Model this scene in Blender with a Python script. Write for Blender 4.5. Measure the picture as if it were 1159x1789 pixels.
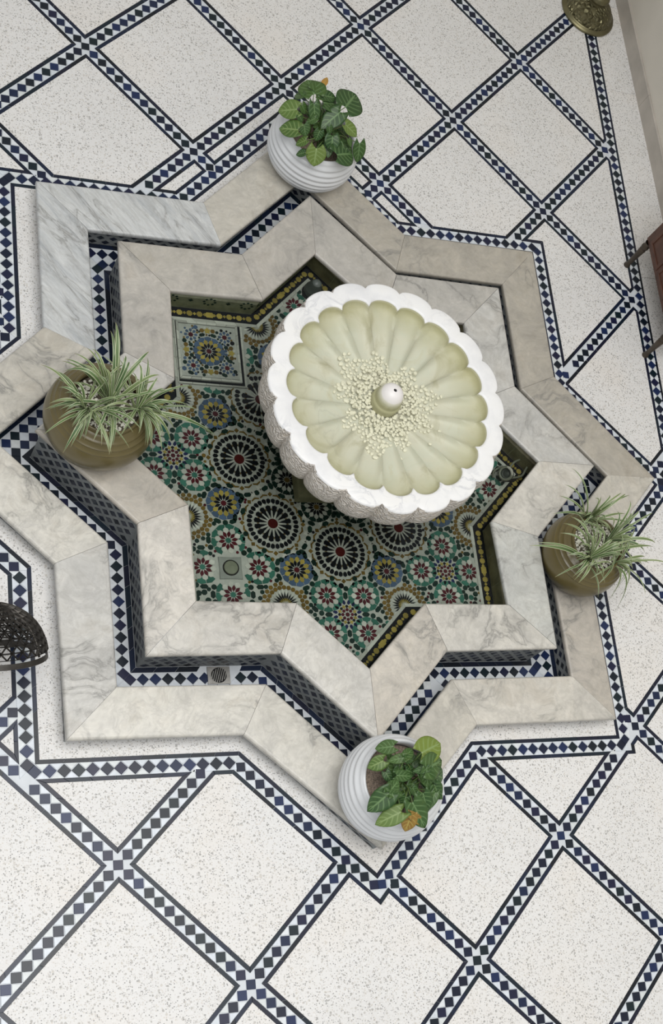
import bpy, bmesh, math, random
from mathutils import Vector, Matrix
random.seed(7)
PI = math.pi
D = bpy.data
for o in list(D.objects):
    D.objects.remove(o)
scene = bpy.context.scene
COL = scene.collection

# ------------------------------------------------------------------ camera
CAM = Vector((-2.2337, -2.4150, 5.2472))
ROT = ((0.879023, -0.148547, 0.453048), (-0.022864, 0.935999, 0.35126), (-0.476231, -0.319124, 0.819368))
cam_data = D.cameras.new('camera')
cam = D.objects.new('camera', cam_data)
COL.objects.link(cam)
m3 = Matrix(ROT).transposed()
cam.matrix_world = Matrix.Translation(CAM) @ m3.to_4x4()
cam_data.sensor_fit = 'VERTICAL'
cam_data.sensor_height = 24.0
cam_data.lens = 2454.68 / 1789 * 24.0
cam_data.shift_x = -0.168932
cam_data.shift_y = 0.037766
cam_data.clip_end = 100
scene.camera = cam

# ------------------------------------------------------------------ light
world = D.worlds.new('overcast_sky')
scene.world = world
world.use_nodes = True
bg = world.node_tree.nodes['Background']
bg.inputs[0].default_value = (0.95, 0.98, 1.0, 1)
bg.inputs[1].default_value = 0.45
ld = D.lights.new('skylight', 'AREA')        # the open roof of the courtyard
ld.shape = 'RECTANGLE'; ld.size = 4.6; ld.size_y = 5.0
ld.energy = 400; ld.color = (1.0, 0.99, 0.975)
lo = D.objects.new('skylight', ld); COL.objects.link(lo)
lo.location = (-1.1, -1.9, 6.8)
lo.rotation_euler = (math.radians(-8), math.radians(-10), 0)
scene.view_settings.view_transform = 'Standard'
scene.view_settings.look = 'None'
scene.view_settings.gamma = 1
scene.view_settings.use_curve_mapping = False
scene.view_settings.exposure = 0.0

# ------------------------------------------------------------------ helpers
def px_of(p):
    v = Vector(p) - CAM
    x = sum(a*b for a, b in zip(ROT[0], v)); y = sum(a*b for a, b in zip(ROT[1], v)); z = sum(a*b for a, b in zip(ROT[2], v))
    return 881.72 + 2454.68*x/-z, 962.06 - 2454.68*y/-z
def in_frame(p, m=15):
    x, y = px_of(p)
    return -m < x < 1159+m and -m < y < 1789+m

def props(o, label=None, cat=None, group=None, kind=None):
    if label: o['label'] = label
    if cat: o['category'] = cat
    if group: o['group'] = group
    if kind: o['kind'] = kind
    return o

def empty(name, loc, label=None, cat=None, group=None, kind=None, rz=0):
    o = D.objects.new(name, None); COL.objects.link(o)
    o.location = loc; o.rotation_euler = (0, 0, rz)
    return props(o, label, cat, group, kind)

def wloc(o):
    v = Vector((0, 0, 0))
    while o is not None:
        v = v + Vector(o.location); o = o.parent
    return v

class MB:
    def __init__(s): s.v = []; s.f = []; s.uv = {}
    def poly(s, pts):
        n = len(s.v); s.v += [tuple(p) for p in pts]; s.f.append(tuple(range(n, n+len(pts)))); return n
    def add(s, vs, fs):
        n = len(s.v); s.v += [tuple(v) for v in vs]; s.f += [tuple(i+n for i in f) for f in fs]; return n
    def prism(s, top, nrm, depth, bev=0.0008):
        """a plate: polygon 'top' (3D points, counter-clockwise about nrm) with a small arris and a skirt"""
        nrm = Vector(nrm); top = [Vector(p) for p in top]; k = len(top)
        c = sum(top, Vector())/k
        ins = []
        for p in top:
            d = c-p
            ins.append(p + d*min(0.3, bev*1.6/max(d.length, 1e-6)))
        mid = [p - nrm*bev for p in top]; bot = [p - nrm*depth for p in top]
        fs = [tuple(range(k))]
        for i in range(k):
            j = (i+1) % k
            fs.append((i, k+i, k+j, j)); fs.append((k+i, 2*k+i, 2*k+j, k+j))
        s.add(ins+mid+bot, fs)
    def lathe(s, prof, n=48, c=(0, 0, 0), close=False):
        b = len(s.v)
        for r, z in prof:
            for i in range(n):
                a = 2*PI*i/n; s.v.append((c[0]+r*math.cos(a), c[1]+r*math.sin(a), c[2]+z))
        for k in range(len(prof)-1):
            for i in range(n):
                j = (i+1) % n
                s.f.append((b+k*n+i, b+k*n+j, b+(k+1)*n+j, b+(k+1)*n+i))
        if close: s.f.append(tuple(b+(len(prof)-1)*n+i for i in range(n)))
    def tube(s, pts, r, n=6, cap=True):
        pts = [Vector(p) for p in pts]; rs = r if isinstance(r, (list, tuple)) else [r]*len(pts)
        b = len(s.v); up = Vector((0, 0, 1))
        for i, p in enumerate(pts):
            t = (pts[min(i+1, len(pts)-1)] - pts[max(i-1, 0)]).normalized()
            if abs(t.dot(up)) > 0.95: up = Vector((1, 0, 0))
            a = t.cross(up).normalized(); q = a.cross(t)
            for k in range(n):
                an = 2*PI*k/n; s.v.append(tuple(p + (a*math.cos(an) + q*math.sin(an))*rs[i]))
        for i in range(len(pts)-1):
            for k in range(n):
                j = (k+1) % n
                s.f.append((b+i*n+k, b+(i+1)*n+k, b+(i+1)*n+j, b+i*n+j))
        if cap:
            s.f.append(tuple(b+k for k in range(n))); s.f.append(tuple(b+(len(pts)-1)*n+k for k in reversed(range(n))))
    def box(s, lo, hi):
        x0, y0, z0 = lo; x1, y1, z1 = hi
        s.add([(x0,y0,z0),(x1,y0,z0),(x1,y1,z0),(x0,y1,z0),(x0,y0,z1),(x1,y0,z1),(x1,y1,z1),(x0,y1,z1)],
              [(0,3,2,1),(4,5,6,7),(0,1,5,4),(1,2,6,5),(2,3,7,6),(3,0,4,7)])
    def mesh(s, name, origin=None):
        me = D.meshes.new(name)
        vs = s.v if origin is None else [(a-origin[0], b-origin[1], c-origin[2]) for a, b, c in s.v]
        me.from_pydata(vs, [], s.f)
        return me
    def build(s, name, mat, parent=None, smooth=False, bevel=0, origin=None, fix=True, auto=None, **pr):
        me = s.mesh(name, origin)
        if fix:
            bm = bmesh.new(); bm.from_mesh(me)
            bmesh.ops.recalc_face_normals(bm, faces=bm.faces); bm.to_mesh(me); bm.free()
        if smooth:
            for p in me.polygons: p.use_smooth = True
        me.materials.append(mat)
        o = D.objects.new(name, me); COL.objects.link(o)
        if origin is not None: o.location = origin
        if parent is not None:
            o.parent = parent
            o.location = Vector(o.location) - wloc(parent)
        if bevel:
            md = o.modifiers.new('bevel', 'BEVEL'); md.width = bevel; md.segments = 2; md.limit_method = 'ANGLE'
        if auto:
            md = o.modifiers.new('split', 'EDGE_SPLIT'); md.split_angle = math.radians(auto)
        return props(o, **pr)

# ---- materials
def nmat(name):
    m = D.materials.new(name); m.use_nodes = True
    nt = m.node_tree; b = nt.nodes['Principled BSDF']
    return m, nt, b
def N(nt, typ, **kw):
    n = nt.nodes.new(typ)
    for k, v in kw.items():
        if k.startswith('i_'):
            key = k[2:]; n.inputs[int(key) if key.isdigit() else key].default_value = v
        else: setattr(n, k, v)
    return n
def L(nt, a, b): nt.links.new(a, b)
def ramp(nt, fac, stops, interp='LINEAR'):
    r = nt.nodes.new('ShaderNodeValToRGB'); r.color_ramp.interpolation = interp
    e = r.color_ramp.elements
    while len(e) < len(stops): e.new(0.5)
    for x, (p, c) in zip(e, stops): x.position = p; x.color = (*c, 1)
    L(nt, fac, r.inputs[0]); return r.outputs[0]
def mix(nt, fac, a, b, mode='MIX'):
    m = nt.nodes.new('ShaderNodeMix'); m.data_type = 'RGBA'; m.blend_type = mode
    for s, v in ((0, fac), (6, a), (7, b)):
        if hasattr(v, 'is_linked'): L(nt, v, m.inputs[s])
        elif s == 0: m.inputs[0].default_value = v
        else: m.inputs[s].default_value = (*v, 1)
    return m.outputs[2]
def math_n(nt, op, a, b=None):
    m = nt.nodes.new('ShaderNodeMath'); m.operation = op
    for s, v in ((0, a), (1, b)):
        if v is None: continue
        if hasattr(v, 'is_linked'): L(nt, v, m.inputs[s])
        else: m.inputs[s].default_value = v
    return m.outputs[0]
def coords(nt, rand=True, scale=1.0):
    tc = nt.nodes.new('ShaderNodeTexCoord'); out = tc.outputs['Object']
    if rand:
        oi = nt.nodes.new('ShaderNodeObjectInfo')
        vm = nt.nodes.new('ShaderNodeVectorMath'); vm.operation = 'SCALE'; vm.inputs[3].default_value = 37.0
        cx = nt.nodes.new('ShaderNodeCombineXYZ')
        for i in range(3): L(nt, math_n(nt, 'MULTIPLY', oi.outputs['Random'], (1.0, 0.71, 1.37)[i]), cx.inputs[i])
        L(nt, cx.outputs[0], vm.inputs[0])
        ad = nt.nodes.new('ShaderNodeVectorMath'); ad.operation = 'ADD'
        L(nt, out, ad.inputs[0]); L(nt, vm.outputs[0], ad.inputs[1]); out = ad.outputs[0]
    return out
def noise(nt, vec, scale, detail=3, rough=0.55, dist=0.0):
    n = N(nt, 'ShaderNodeTexNoise'); n.inputs['Scale'].default_value = scale; n.inputs['Detail'].default_value = detail
    n.inputs['Roughness'].default_value = rough; n.inputs['Distortion'].default_value = dist
    L(nt, vec, n.inputs['Vector']); return n.outputs['Fac']
def bump(nt, b, h, strength=0.2, dist=0.002):
    n = N(nt, 'ShaderNodeBump'); n.inputs['Strength'].default_value = strength; n.inputs['Distance'].default_value = dist
    L(nt, h, n.inputs['Height']); L(nt, n.outputs[0], b.inputs['Normal'])

def m_plain(name, col, rough=0.5, var=0.12, scale=30, metal=0, spec=0.5):
    m, nt, b = nmat(name)
    v = coords(nt); f = noise(nt, v, scale)
    lo_ = tuple(c*(1-var) for c in col); hi_ = tuple(min(1, c*(1+var)) for c in col)
    L(nt, ramp(nt, f, [(0.3, lo_), (0.7, hi_)]), b.inputs['Base Color'])
    b.inputs['Roughness'].default_value = rough; b.inputs['Metallic'].default_value = metal
    b.inputs['Specular IOR Level'].default_value = spec
    return m
def m_glaze(name, cols, rough=0.22, spec=0.5):
    """glazed tile: each piece takes its own tone from cols"""
    m, nt, b = nmat(name)
    g = N(nt, 'ShaderNodeNewGeometry'); oi = N(nt, 'ShaderNodeObjectInfo')
    r = math_n(nt, 'FRACT', math_n(nt, 'ADD', g.outputs['Random Per Island'], oi.outputs['Random']))
    k = len(cols)
    c = ramp(nt, r, [(i/k, x) for i, x in enumerate(cols)], 'CONSTANT')
    tc = N(nt, 'ShaderNodeTexCoord')
    f = noise(nt, tc.outputs['Object'], 55, 3)
    c = mix(nt, 0.35, c, ramp(nt, f, [(0.3, (0.75,)*3), (0.7, (1.2,)*3)]), 'MULTIPLY')
    L(nt, c, b.inputs['Base Color']); b.inputs['Roughness'].default_value = rough
    b.inputs['Specular IOR Level'].default_value = spec
    return m

def m_terrazzo(name, base):
    m, nt, b = nmat(name)
    v = coords(nt)
    col = None
    big = noise(nt, v, 2.2, 3)
    basec = ramp(nt, big, [(0.3, tuple(c*0.955 for c in base)), (0.5, base), (0.72, (base[0]*1.0, base[1]*0.97, base[2]*0.935))])
    for sc, thr, k, stops in ((150, 0.45, 0.55, [(0.0, (0.52, 0.49, 0.44)), (0.35, (0.60, 0.58, 0.55)), (0.65, (0.80, 0.79, 0.77)), (0.85, (0.56, 0.50, 0.43))]),
                           (88, 0.80, 0.75, [(0.0, (0.34, 0.33, 0.31)), (0.35, (0.46, 0.44, 0.41)), (0.7, (0.55, 0.52, 0.47))]),
                           (165, 0.72, 0.85, [(0.0, (0.26, 0.255, 0.25)), (0.45, (0.40, 0.39, 0.37)), (0.75, (0.54, 0.52, 0.50))])):
        vo = N(nt, 'ShaderNodeTexVoronoi'); vo.inputs['Scale'].default_value = sc; L(nt, v, vo.inputs['Vector'])
        vo.inputs['Randomness'].default_value = 1.0
        sp = N(nt, 'ShaderNodeSeparateColor'); L(nt, vo.outputs['Color'], sp.inputs[0])
        chip = ramp(nt, sp.outputs[1], stops, 'CONSTANT')
        isc = math_n(nt, 'GREATER_THAN', sp.outputs[0], thr)
        near = math_n(nt, 'LESS_THAN', vo.outputs['Distance'], 0.42)
        fac = math_n(nt, 'MULTIPLY', math_n(nt, 'MULTIPLY', isc, near), k)
        basec = mix(nt, fac, basec, chip)
    L(nt, basec, b.inputs['Base Color']); b.inputs['Roughness'].default_value = 0.45
    b.inputs['Specular IOR Level'].default_value = 0.35
    return m

def m_marble(name, rough=0.32, streak=False):
    """polished slab; its tone is the object's own colour, veins differ from slab to slab"""
    m, nt, b = nmat(name)
    v = coords(nt); oi = N(nt, 'ShaderNodeObjectInfo')
    if streak:
        mp = N(nt, 'ShaderNodeMapping'); mp.inputs['Rotation'].default_value = (0, 0, 0.90); L(nt, v, mp.inputs['Vector'])
        m2 = N(nt, 'ShaderNodeMapping'); m2.inputs['Scale'].default_value = (0.7, 3.2, 1); L(nt, mp.outputs[0], m2.inputs['Vector']); v = m2.outputs[0]
    w = N(nt, 'ShaderNodeTexNoise'); w.inputs['Scale'].default_value = 3.0; w.inputs['Detail'].default_value = 4; L(nt, v, w.inputs['Vector'])
    sub = N(nt, 'ShaderNodeVectorMath', operation='SUBTRACT'); L(nt, w.outputs['Color'], sub.inputs[0]); sub.inputs[1].default_value = (0.5,)*3
    scl = N(nt, 'ShaderNodeVectorMath', operation='SCALE'); L(nt, sub.outputs[0], scl.inputs[0]); scl.inputs[3].default_value = 0.25
    ad = N(nt, 'ShaderNodeVectorMath', operation='ADD'); L(nt, v, ad.inputs[0]); L(nt, scl.outputs[0], ad.inputs[1])
    vv = ad.outputs[0]
    cloud = noise(nt, vv, 5.0, 7, 0.66)
    if streak: c1 = ramp(nt, cloud, [(0.28, (0.62, 0.64, 0.66)), (0.42, (0.88, 0.89, 0.90)), (0.55, (1.05, 1.05, 1.04)), (0.68, (0.86, 0.87, 0.87)), (0.8, (1.1, 1.1, 1.08))])
    else: c1 = ramp(nt, cloud, [(0.24, (0.74, 0.735, 0.72)), (0.42, (0.93, 0.92, 0.90)), (0.56, (1.05, 1.035, 1.0)), (0.66, (0.93, 0.90, 0.85)), (0.8, (1.06, 1.05, 1.02))])
    c = mix(nt, 1.0, oi.outputs['Color'], c1, 'MULTIPLY')
    mid = noise(nt, vv, 19.0, 5, 0.65)
    c = mix(nt, 1.0, c, ramp(nt, mid, [(0.3, (0.88, 0.88, 0.87)), (0.55, (1.0, 1.0, 1.0)), (0.75, (1.09, 1.08, 1.07))]), 'MULTIPLY')
    fine = noise(nt, vv, 52.0, 4, 0.65)
    c = mix(nt, 1.0, c, ramp(nt, fine, [(0.3, (0.93, 0.925, 0.915)), (0.7, (1.06, 1.06, 1.055))]), 'MULTIPLY')
    # web of grey veins
    n2 = noise(nt, vv, 3.6, 6, 0.6, 0.7)
    d = math_n(nt, 'ABSOLUTE', math_n(nt, 'SUBTRACT', n2, 0.5))
    vein = ramp(nt, d, [(0.0, (1, 1, 1)), (0.008, (0.6,)*3), (0.03, (0.18,)*3), (0.08, (0,)*3)])
    msk = ramp(nt, noise(nt, v, 2.3, 2), [(0.40, (0,)*3), (0.58, (1,)*3)])
    fac = math_n(nt, 'MULTIPLY', math_n(nt, 'MULTIPLY', vein, msk), 0.78)
    c = mix(nt, fac, c, (0.20, 0.195, 0.18))
    n3 = noise(nt, vv, 10.0, 5, 0.65, 0.5)
    d3 = math_n(nt, 'ABSOLUTE', math_n(nt, 'SUBTRACT', n3, 0.52))
    c = mix(nt, math_n(nt, 'MULTIPLY', ramp(nt, d3, [(0.0, (1,)*3), (0.02, (0.35,)*3), (0.06, (0,)*3)]), 0.30), c, (0.33, 0.315, 0.29))
    L(nt, c, b.inputs['Base Color'])
    b.inputs['Roughness'].default_value = rough; b.inputs['Specular IOR Level'].default_value = 0.4
    return m

def m_water(name, tint):
    m, nt, b = nmat(name)
    out = nt.nodes['Material Output']; nt.nodes.remove(b)
    t = N(nt, 'ShaderNodeBsdfTransparent'); t.inputs[0].default_value = (*tint, 1)
    g = N(nt, 'ShaderNodeBsdfGlossy'); g.inputs['Roughness'].default_value = 0.02
    fr = N(nt, 'ShaderNodeFresnel'); fr.inputs[0].default_value = 1.33
    tc = N(nt, 'ShaderNodeTexCoord'); nn = noise(nt, tc.outputs['Object'], 14, 2)
    bp = N(nt, 'ShaderNodeBump'); bp.inputs['Strength'].default_value = 0.05; bp.inputs['Distance'].default_value = 0.01
    L(nt, nn, bp.inputs['Height']); L(nt, bp.outputs[0], g.inputs['Normal']); L(nt, bp.outputs[0], fr.inputs['Normal'])
    ms = N(nt, 'ShaderNodeMixShader'); L(nt, fr.outputs[0], ms.inputs[0]); L(nt, t.outputs[0], ms.inputs[1]); L(nt, g.outputs[0], ms.inputs[2])
    L(nt, ms.outputs[0], out.inputs['Surface'])
    return m

M = {}
M['terrazzo'] = m_terrazzo('terrazzo', (0.725, 0.714, 0.697))
M['white_tile'] = m_glaze('white_glaze', [(0.64, 0.68, 0.73), (0.60, 0.64, 0.68), (0.68, 0.71, 0.73), (0.63, 0.66, 0.66)], 0.3)
M['bed'] = m_plain('white_tile_bed', (0.60, 0.63, 0.66), 0.4, 0.05)
M['navy'] = m_glaze('navy_glaze', [(0.006, 0.010, 0.026), (0.008, 0.017, 0.052), (0.005, 0.010, 0.018), (0.010, 0.022, 0.075), (0.007, 0.012, 0.034), (0.005, 0.014, 0.020), (0.010, 0.012, 0.040)], 0.3, 0.4)
M['navy_strip'] = m_glaze('navy_border_glaze', [(0.006, 0.010, 0.024), (0.007, 0.014, 0.036), (0.006, 0.009, 0.015), (0.009, 0.011, 0.026), (0.006, 0.014, 0.024)], 0.3, 0.4)
M['marble'] = m_marble('kerb_marble')
M['streaked'] = m_marble('streaked_grey_marble', 0.32, True)
M['grout'] = m_plain('grey_grout', (0.27, 0.285, 0.285), 0.8, 0.1)
M['plaster'] = m_plain('wall_plaster', (0.62, 0.58, 0.51), 0.8, 0.05, 3)
M['skirting'] = m_plain('skirting_stone', (0.42, 0.385, 0.34), 0.55, 0.12, 7)
for n, c in dict(black=(0.008, 0.010, 0.014), green=(0.010, 0.034, 0.026), maroon=(0.10, 0.012, 0.020), teal=(0.05, 0.19, 0.145),
                 ochre=(0.20, 0.125, 0.03), yellow=(0.48, 0.37, 0.09), blue=(0.095, 0.15, 0.26), navy2=(0.012, 0.022, 0.10), white=(0.66, 0.66, 0.62), red=(0.10, 0.012, 0.012)).items():
    M['z_'+n] = m_glaze('zellige_'+n, [tuple(x*f for x in c) for f in (1, 0.8, 1.2, 0.9, 1.1)], 0.45, 0.12)

# ---- plan geometry: eight-pointed stars about the origin
NAMES = 16
T22 = math.cos(PI/8)
def star(a, corr=None):
    out = []
    for k in range(16):
        r = a*math.sqrt(2) if k % 2 == 0 else a/T22
        t = k*PI/8
        x, y = r*math.cos(t), r*math.sin(t)
        if corr: x += corr[k][0]; y += corr[k][1]
        out.append((x, y))
    return out
BAND = {'top': (-0.0113, 1.0, 1.2755), 'right': (1.0, 0.0, 1.285), 'bottom': (-0.004, -1.0, 1.288), 'left': (-1.0, 0.0, 1.309),
        'SW': (-1, -1, 1.283), 'SE': (1, -1, 1.276), 'NE': (1, 1, 1.262), 'NW': (-1, 1, 1.290)}
def band_star(off):
    """outline of the tile band about the kerb; its eight straight runs are each laid a little differently"""
    def line(n):
        x, y, c = BAND[n]
        if abs(x) == abs(y): x, y = x/math.sqrt(2), y/math.sqrt(2)
        if n == 'SE': x, y = x+0.0087, y+0.0087      # laid askew
        l = math.hypot(x, y); return x/l, y/l, c/l+off if n != 'SE' else c+off
    out = []
    for p, q in (('NE','SE'),('NE','right'),('right','top'),('top','NE'),('NE','NW'),('NW','top'),('top','left'),('left','NW'),('NW','SW'),('SW','left'),('left','bottom'),('bottom','SW'),('SW','SE'),('SE','bottom'),('bottom','right'),('right','SE')):
        a, b, c = line(p); d, e, f = line(q); k = a*e-b*d
        out.append(((c*e-b*f)/k, (a*f-c*d)/k))
    return out
def inside(poly, p):
    x, y = p; c = False; n = len(poly)
    for i in range(n):
        x1, y1 = poly[i]; x2, y2 = poly[(i+1) % n]
        if (y1 > y) != (y2 > y) and x < (x2-x1)*(y-y1)/(y2-y1)+x1: c = not c
    return c
def area(p): return 0.5*sum(p[i][0]*p[(i+1) % len(p)][1]-p[(i+1) % len(p)][0]*p[i][1] for i in range(len(p)))
def offset_in(p, d):
    """mitred inward offset of a counter-clockwise polygon"""
    n = len(p); out = []
    for i in range(n):
        a, b, c = Vector(p[i-1]), Vector(p[i]), Vector(p[(i+1) % n])
        e1 = (b-a).normalized(); e2 = (c-b).normalized()
        n1 = Vector((-e1.y, e1.x)); n2 = Vector((-e2.y, e2.x))
        k = 1+n1.dot(n2)
        q = b + (n1+n2)*(d/max(k, 0.15)); out.append((q.x, q.y))
    return out
def clip_half(poly, nx, ny, c):
    """keep nx*x+ny*y <= c"""
    out = []
    for i in range(len(poly)):
        a, b = poly[i], poly[(i+1) % len(poly)]
        da, db = nx*a[0]+ny*a[1]-c, nx*b[0]+ny*b[1]-c
        if da <= 0: out.append(a)
        if da*db < 0:
            t = da/(da-db); out.append((a[0]+(b[0]-a[0])*t, a[1]+(b[1]-a[1])*t))
    return out
def difference(sub, clip):
    """simple polygons (ccw): sub minus clip -> list of ccw loops"""
    def cuts(P, Q):
        segs = []
        for i in range(len(P)):
            a, b = P[i], P[(i+1) % len(P)]; ts = [0, 1]
            for j in range(len(Q)):
                c, d = Q[j], Q[(j+1) % len(Q)]
                den = (b[0]-a[0])*(d[1]-c[1])-(b[1]-a[1])*(d[0]-c[0])
                if abs(den) < 1e-12: continue
                t = ((c[0]-a[0])*(d[1]-c[1])-(c[1]-a[1])*(d[0]-c[0]))/den
                u = ((c[0]-a[0])*(b[1]-a[1])-(c[1]-a[1])*(b[0]-a[0]))/den
                if 1e-9 < t < 1-1e-9 and -1e-9 <= u <= 1+1e-9: ts.append(t)
            ts.sort()
            for t0, t1 in zip(ts, ts[1:]):
                if t1-t0 > 1e-9: segs.append(((a[0]+(b[0]-a[0])*t0, a[1]+(b[1]-a[1])*t0), (a[0]+(b[0]-a[0])*t1, a[1]+(b[1]-a[1])*t1)))
        return segs
    mid = lambda s: ((s[0][0]+s[1][0])/2, (s[0][1]+s[1][1])/2)
    A = [s for s in cuts(sub, clip) if not inside(clip, mid(s))]
    B = [(s[1], s[0]) for s in cuts(clip, sub) if inside(sub, mid(s))]
    S = A+B; loops = []
    while S:
        s = S.pop(0); loop = [s[0]]; end = s[1]
        for _ in range(400):
            if math.dist(end, loop[0]) < 1e-6: break
            k = min(range(len(S)), key=lambda i: math.dist(S[i][0], end), default=None)
            if k is None or math.dist(S[k][0], end) > 1e-5: break
            loop.append(end); end = S.pop(k)[1]
        # drop collinear points
        q = []
        for i in range(len(loop)):
            a, b, c = loop[i-1], loop[i], loop[(i+1) % len(loop)]
            if abs((b[0]-a[0])*(c[1]-b[1])-(b[1]-a[1])*(c[0]-b[0])) > 1e-8: q.append(b)
        if len(q) > 2 and area(q) > 1e-4: loops.append(q)
    return loops

def emit(pieces, name, mat, parent, limit=300, stuff_name=None, depth=0.006, bev=0.0008):
    """pieces: (3D polygon, normal). The ones that show largest become parts of their own, the rest one joined part."""
    def key(pc):
        c = sum((Vector(p) for p in pc[0]), Vector())/len(pc[0]); v = CAM-c
        vis = Vector(pc[1]).dot(v) > 0 and in_frame(c)
        return (not vis, v.length)
    pieces = sorted(pieces, key=key)
    keep = [pc for pc in pieces[:limit] if not key(pc)[0]]
    rest = pieces[len(keep):]
    for top, nrm in keep:
        c = sum((Vector(p) for p in top), Vector())/len(top)
        mb = MB(); mb.prism(top, nrm, depth, bev)
        mb.build(name, mat, parent, origin=tuple(c), fix=False)
    if rest:
        mb = MB()
        for top, nrm in rest: mb.prism(top, nrm, depth, bev)
        mb.build(stuff_name or name+'_field', mat, parent, fix=False, kind='stuff')
def flat(poly, z): return ([(x, y, z) for x, y in (poly if area(poly) > 0 else poly[::-1])], (0, 0, 1))
def square_on(c, d, h):
    """tile square standing on its corner along direction d"""
    n = (-d[1], d[0])
    return [(c[0]-d[0]*h, c[1]-d[1]*h), (c[0]-n[0]*h, c[1]-n[1]*h), (c[0]+d[0]*h, c[1]+d[1]*h), (c[0]+n[0]*h, c[1]+n[1]*h)]
def strip_pieces(outer, inner, z, length=0.1, gap=0.0006, loops=True, edges=None):
    out = []
    n = len(outer)
    for i in (edges if edges is not None else range(n)):
        j = (i+1) % n
        a, b, c, d = (Vector(outer[i]), Vector(outer[j]), Vector(inner[j]), Vector(inner[i]))
        l = (b-a).length
        if l < 0.004: continue
        k = max(1, round(l/length)); g = min(0.1, gap/(l/k))
        for q in range(k):
            t0, t1 = (q+g)/k, (q+1-g)/k
            out.append(flat([tuple(a.lerp(b, t0)), tuple(a.lerp(b, t1)), tuple(d.lerp(c, t1)), tuple(d.lerp(c, t0))], z))
    return out

# ------------------------------------------------------------------ floor
NODES = {(1,1):(-0.9304,2.0158),(2,1):(-0.4716,1.5406),(2,2):(-0.0018,2.0028),(2,3):(0.4657,2.4693),(3,3):(0.9164,1.9896),(3,4):(1.3857,2.4594),(3,2):(0.4507,1.5303),(4,3):(1.3641,1.5184),(4,4):(1.8365,1.9836),(5,3):(1.8147,1.053),(5,-3):(-1.0037,-1.6423),(6,-3):(-0.5458,-2.1192),(7,-2):(0.3943,-2.1386),(7,-1):(0.8729,-1.6731)}
def node(i, j):
    if (i, j) in NODES: return NODES[(i, j)]
    t = (0.4505*i+0.4698*j-1.8448, -0.4728*i+0.463*j+2.0235)
    b = (0.459*i+0.4796*j-1.8599, -0.4793*i+0.4631*j+2.1441)
    w = min(1, max(0, (t[1]+1.0)/2.0))
    return (t[0]*w+b[0]*(1-w), t[1]*w+b[1]*(1-w))
XB = lambda y: 1.862+0.0203*(y-0.9)             # centre line of the border along the right wall
WALL_X = 2.138
HW = 0.029                                      # half width of the chequered part of a band
ST = 0.0155                                     # width of the navy strips
O_IN0, O_IN1, O_OUT = -0.0435, -0.028, 0.0275     # star band about the kerb: edges from its middle line
PITCH = 0.0505

floor_out = [(-2.6, -3.3), (WALL_X+0.02, -3.3), (WALL_X+0.02, 4.2), (-2.6, 4.2)]
mb = MB()
bm = bmesh.new()
def loop_edges(bm, pts, z):
    vs = [bm.verts.new((x, y, z)) for x, y in pts]
    return [bm.edges.new((vs[i], vs[(i+1) % len(vs)])) for i in range(len(vs))]
bmesh.ops.triangle_fill(bm, edges=loop_edges(bm, floor_out, -0.0035)+loop_edges(bm, star(1.10), -0.0035), use_beauty=True)
for f in bm.faces:
    if f.normal.z < 0: f.normal_flip()
me = D.meshes.new('floor'); bm.to_mesh(me); bm.free(); me.materials.append(M['bed'])
floor = D.objects.new('floor', me); COL.objects.link(floor)
props(floor, 'white terrazzo floor panels divided by chequered navy and white tile bands', 'floor', None, 'structure')

squares, tris, strips, panels = [], [], [], []
def band_run(c0, c1, n, h, ok=lambda p: True, ends=True, nrm_z=0.0, cross=False):
    """navy squares corner to corner from c0 to c1 with white triangles between"""
    d = Vector((c1[0]-c0[0], c1[1]-c0[1])); l = d.length; d.normalize(); nn = Vector((-d.y, d.x)); p = l/n
    for k in range(1 if cross else 0, n if cross or not ends else n+1):
        t = (k if ends else k+0.5)*p; c = Vector(c0)+d*t
        if not ok(c): continue
        j = lambda: random.uniform(-0.0006, 0.0006)
        squares.append(flat(square_on((c.x+j(), c.y+j()), (d.x, d.y), h), nrm_z+random.uniform(0, 0.0004)))
        for s in (-1, 1):
            a = c+d*(p/2)
            g = 0.0012
            tri = [tuple(c+d*g*2+nn*s*(HW-0.001)), tuple(c+d*(p-2*g)+nn*s*(HW-0.001)), tuple(a+nn*s*0.003)]
            if k < n-(1 if cross else 0) and ok(a): tris.append(flat(tri, nrm_z-0.0004))
star_out = band_star(O_OUT); star_clear = band_star(O_OUT+0.005)
H = PITCH/2*0.985
# lattice bands
for i in range(-3, 12):
    for j in range(-9, 9):
        for (i2, j2) in ((i+1, j), (i, j+1)):
            a, b = node(i, j), node(i2, j2)
            if j == 2 and j2 == 2 and i >= 4: continue      # here the star band takes the place of the lattice band
            if max(a[0], b[0]) < -2.5 or min(a[0], b[0]) > 1.9 or max(a[1], b[1]) < -3.2 or min(a[1], b[1]) > 4.0: continue
            band_run(a, b, 13, H*math.dist(a, b)/13/PITCH, lambda p: not inside(star_clear, p) and p[0] < XB(p[1])-0.045 and -2.5 < p[0] and -3.25 < p[1] < 4.1 and in_frame((p[0], p[1], 0), 60), cross=True)
for i in range(-3, 12):
    for j in range(-9, 9):
        p = node(i, j)
        if not inside(star_clear, p) and p[0] < XB(p[1])-0.03 and -2.5 < p[0] and -3.25 < p[1] < 4.1 and not (j == 2 and i >= 5):
            a = node(i+1, j); d = Vector((a[0]-p[0], a[1]-p[1])).normalized(); squares.append(flat(square_on(p, d, H), 0.0002))
# star band, squares run along its sixteen sides
sc = band_star(0.0)
for k in range(16):
    a, b = sc[k], sc[(k+1) % 16]
    n = round(math.dist(a, b)/PITCH)
    band_run(a, b, n, H*math.dist(a, b)/n/PITCH, lambda p: in_frame((p[0], p[1], 0), 60), ends=False)
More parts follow.
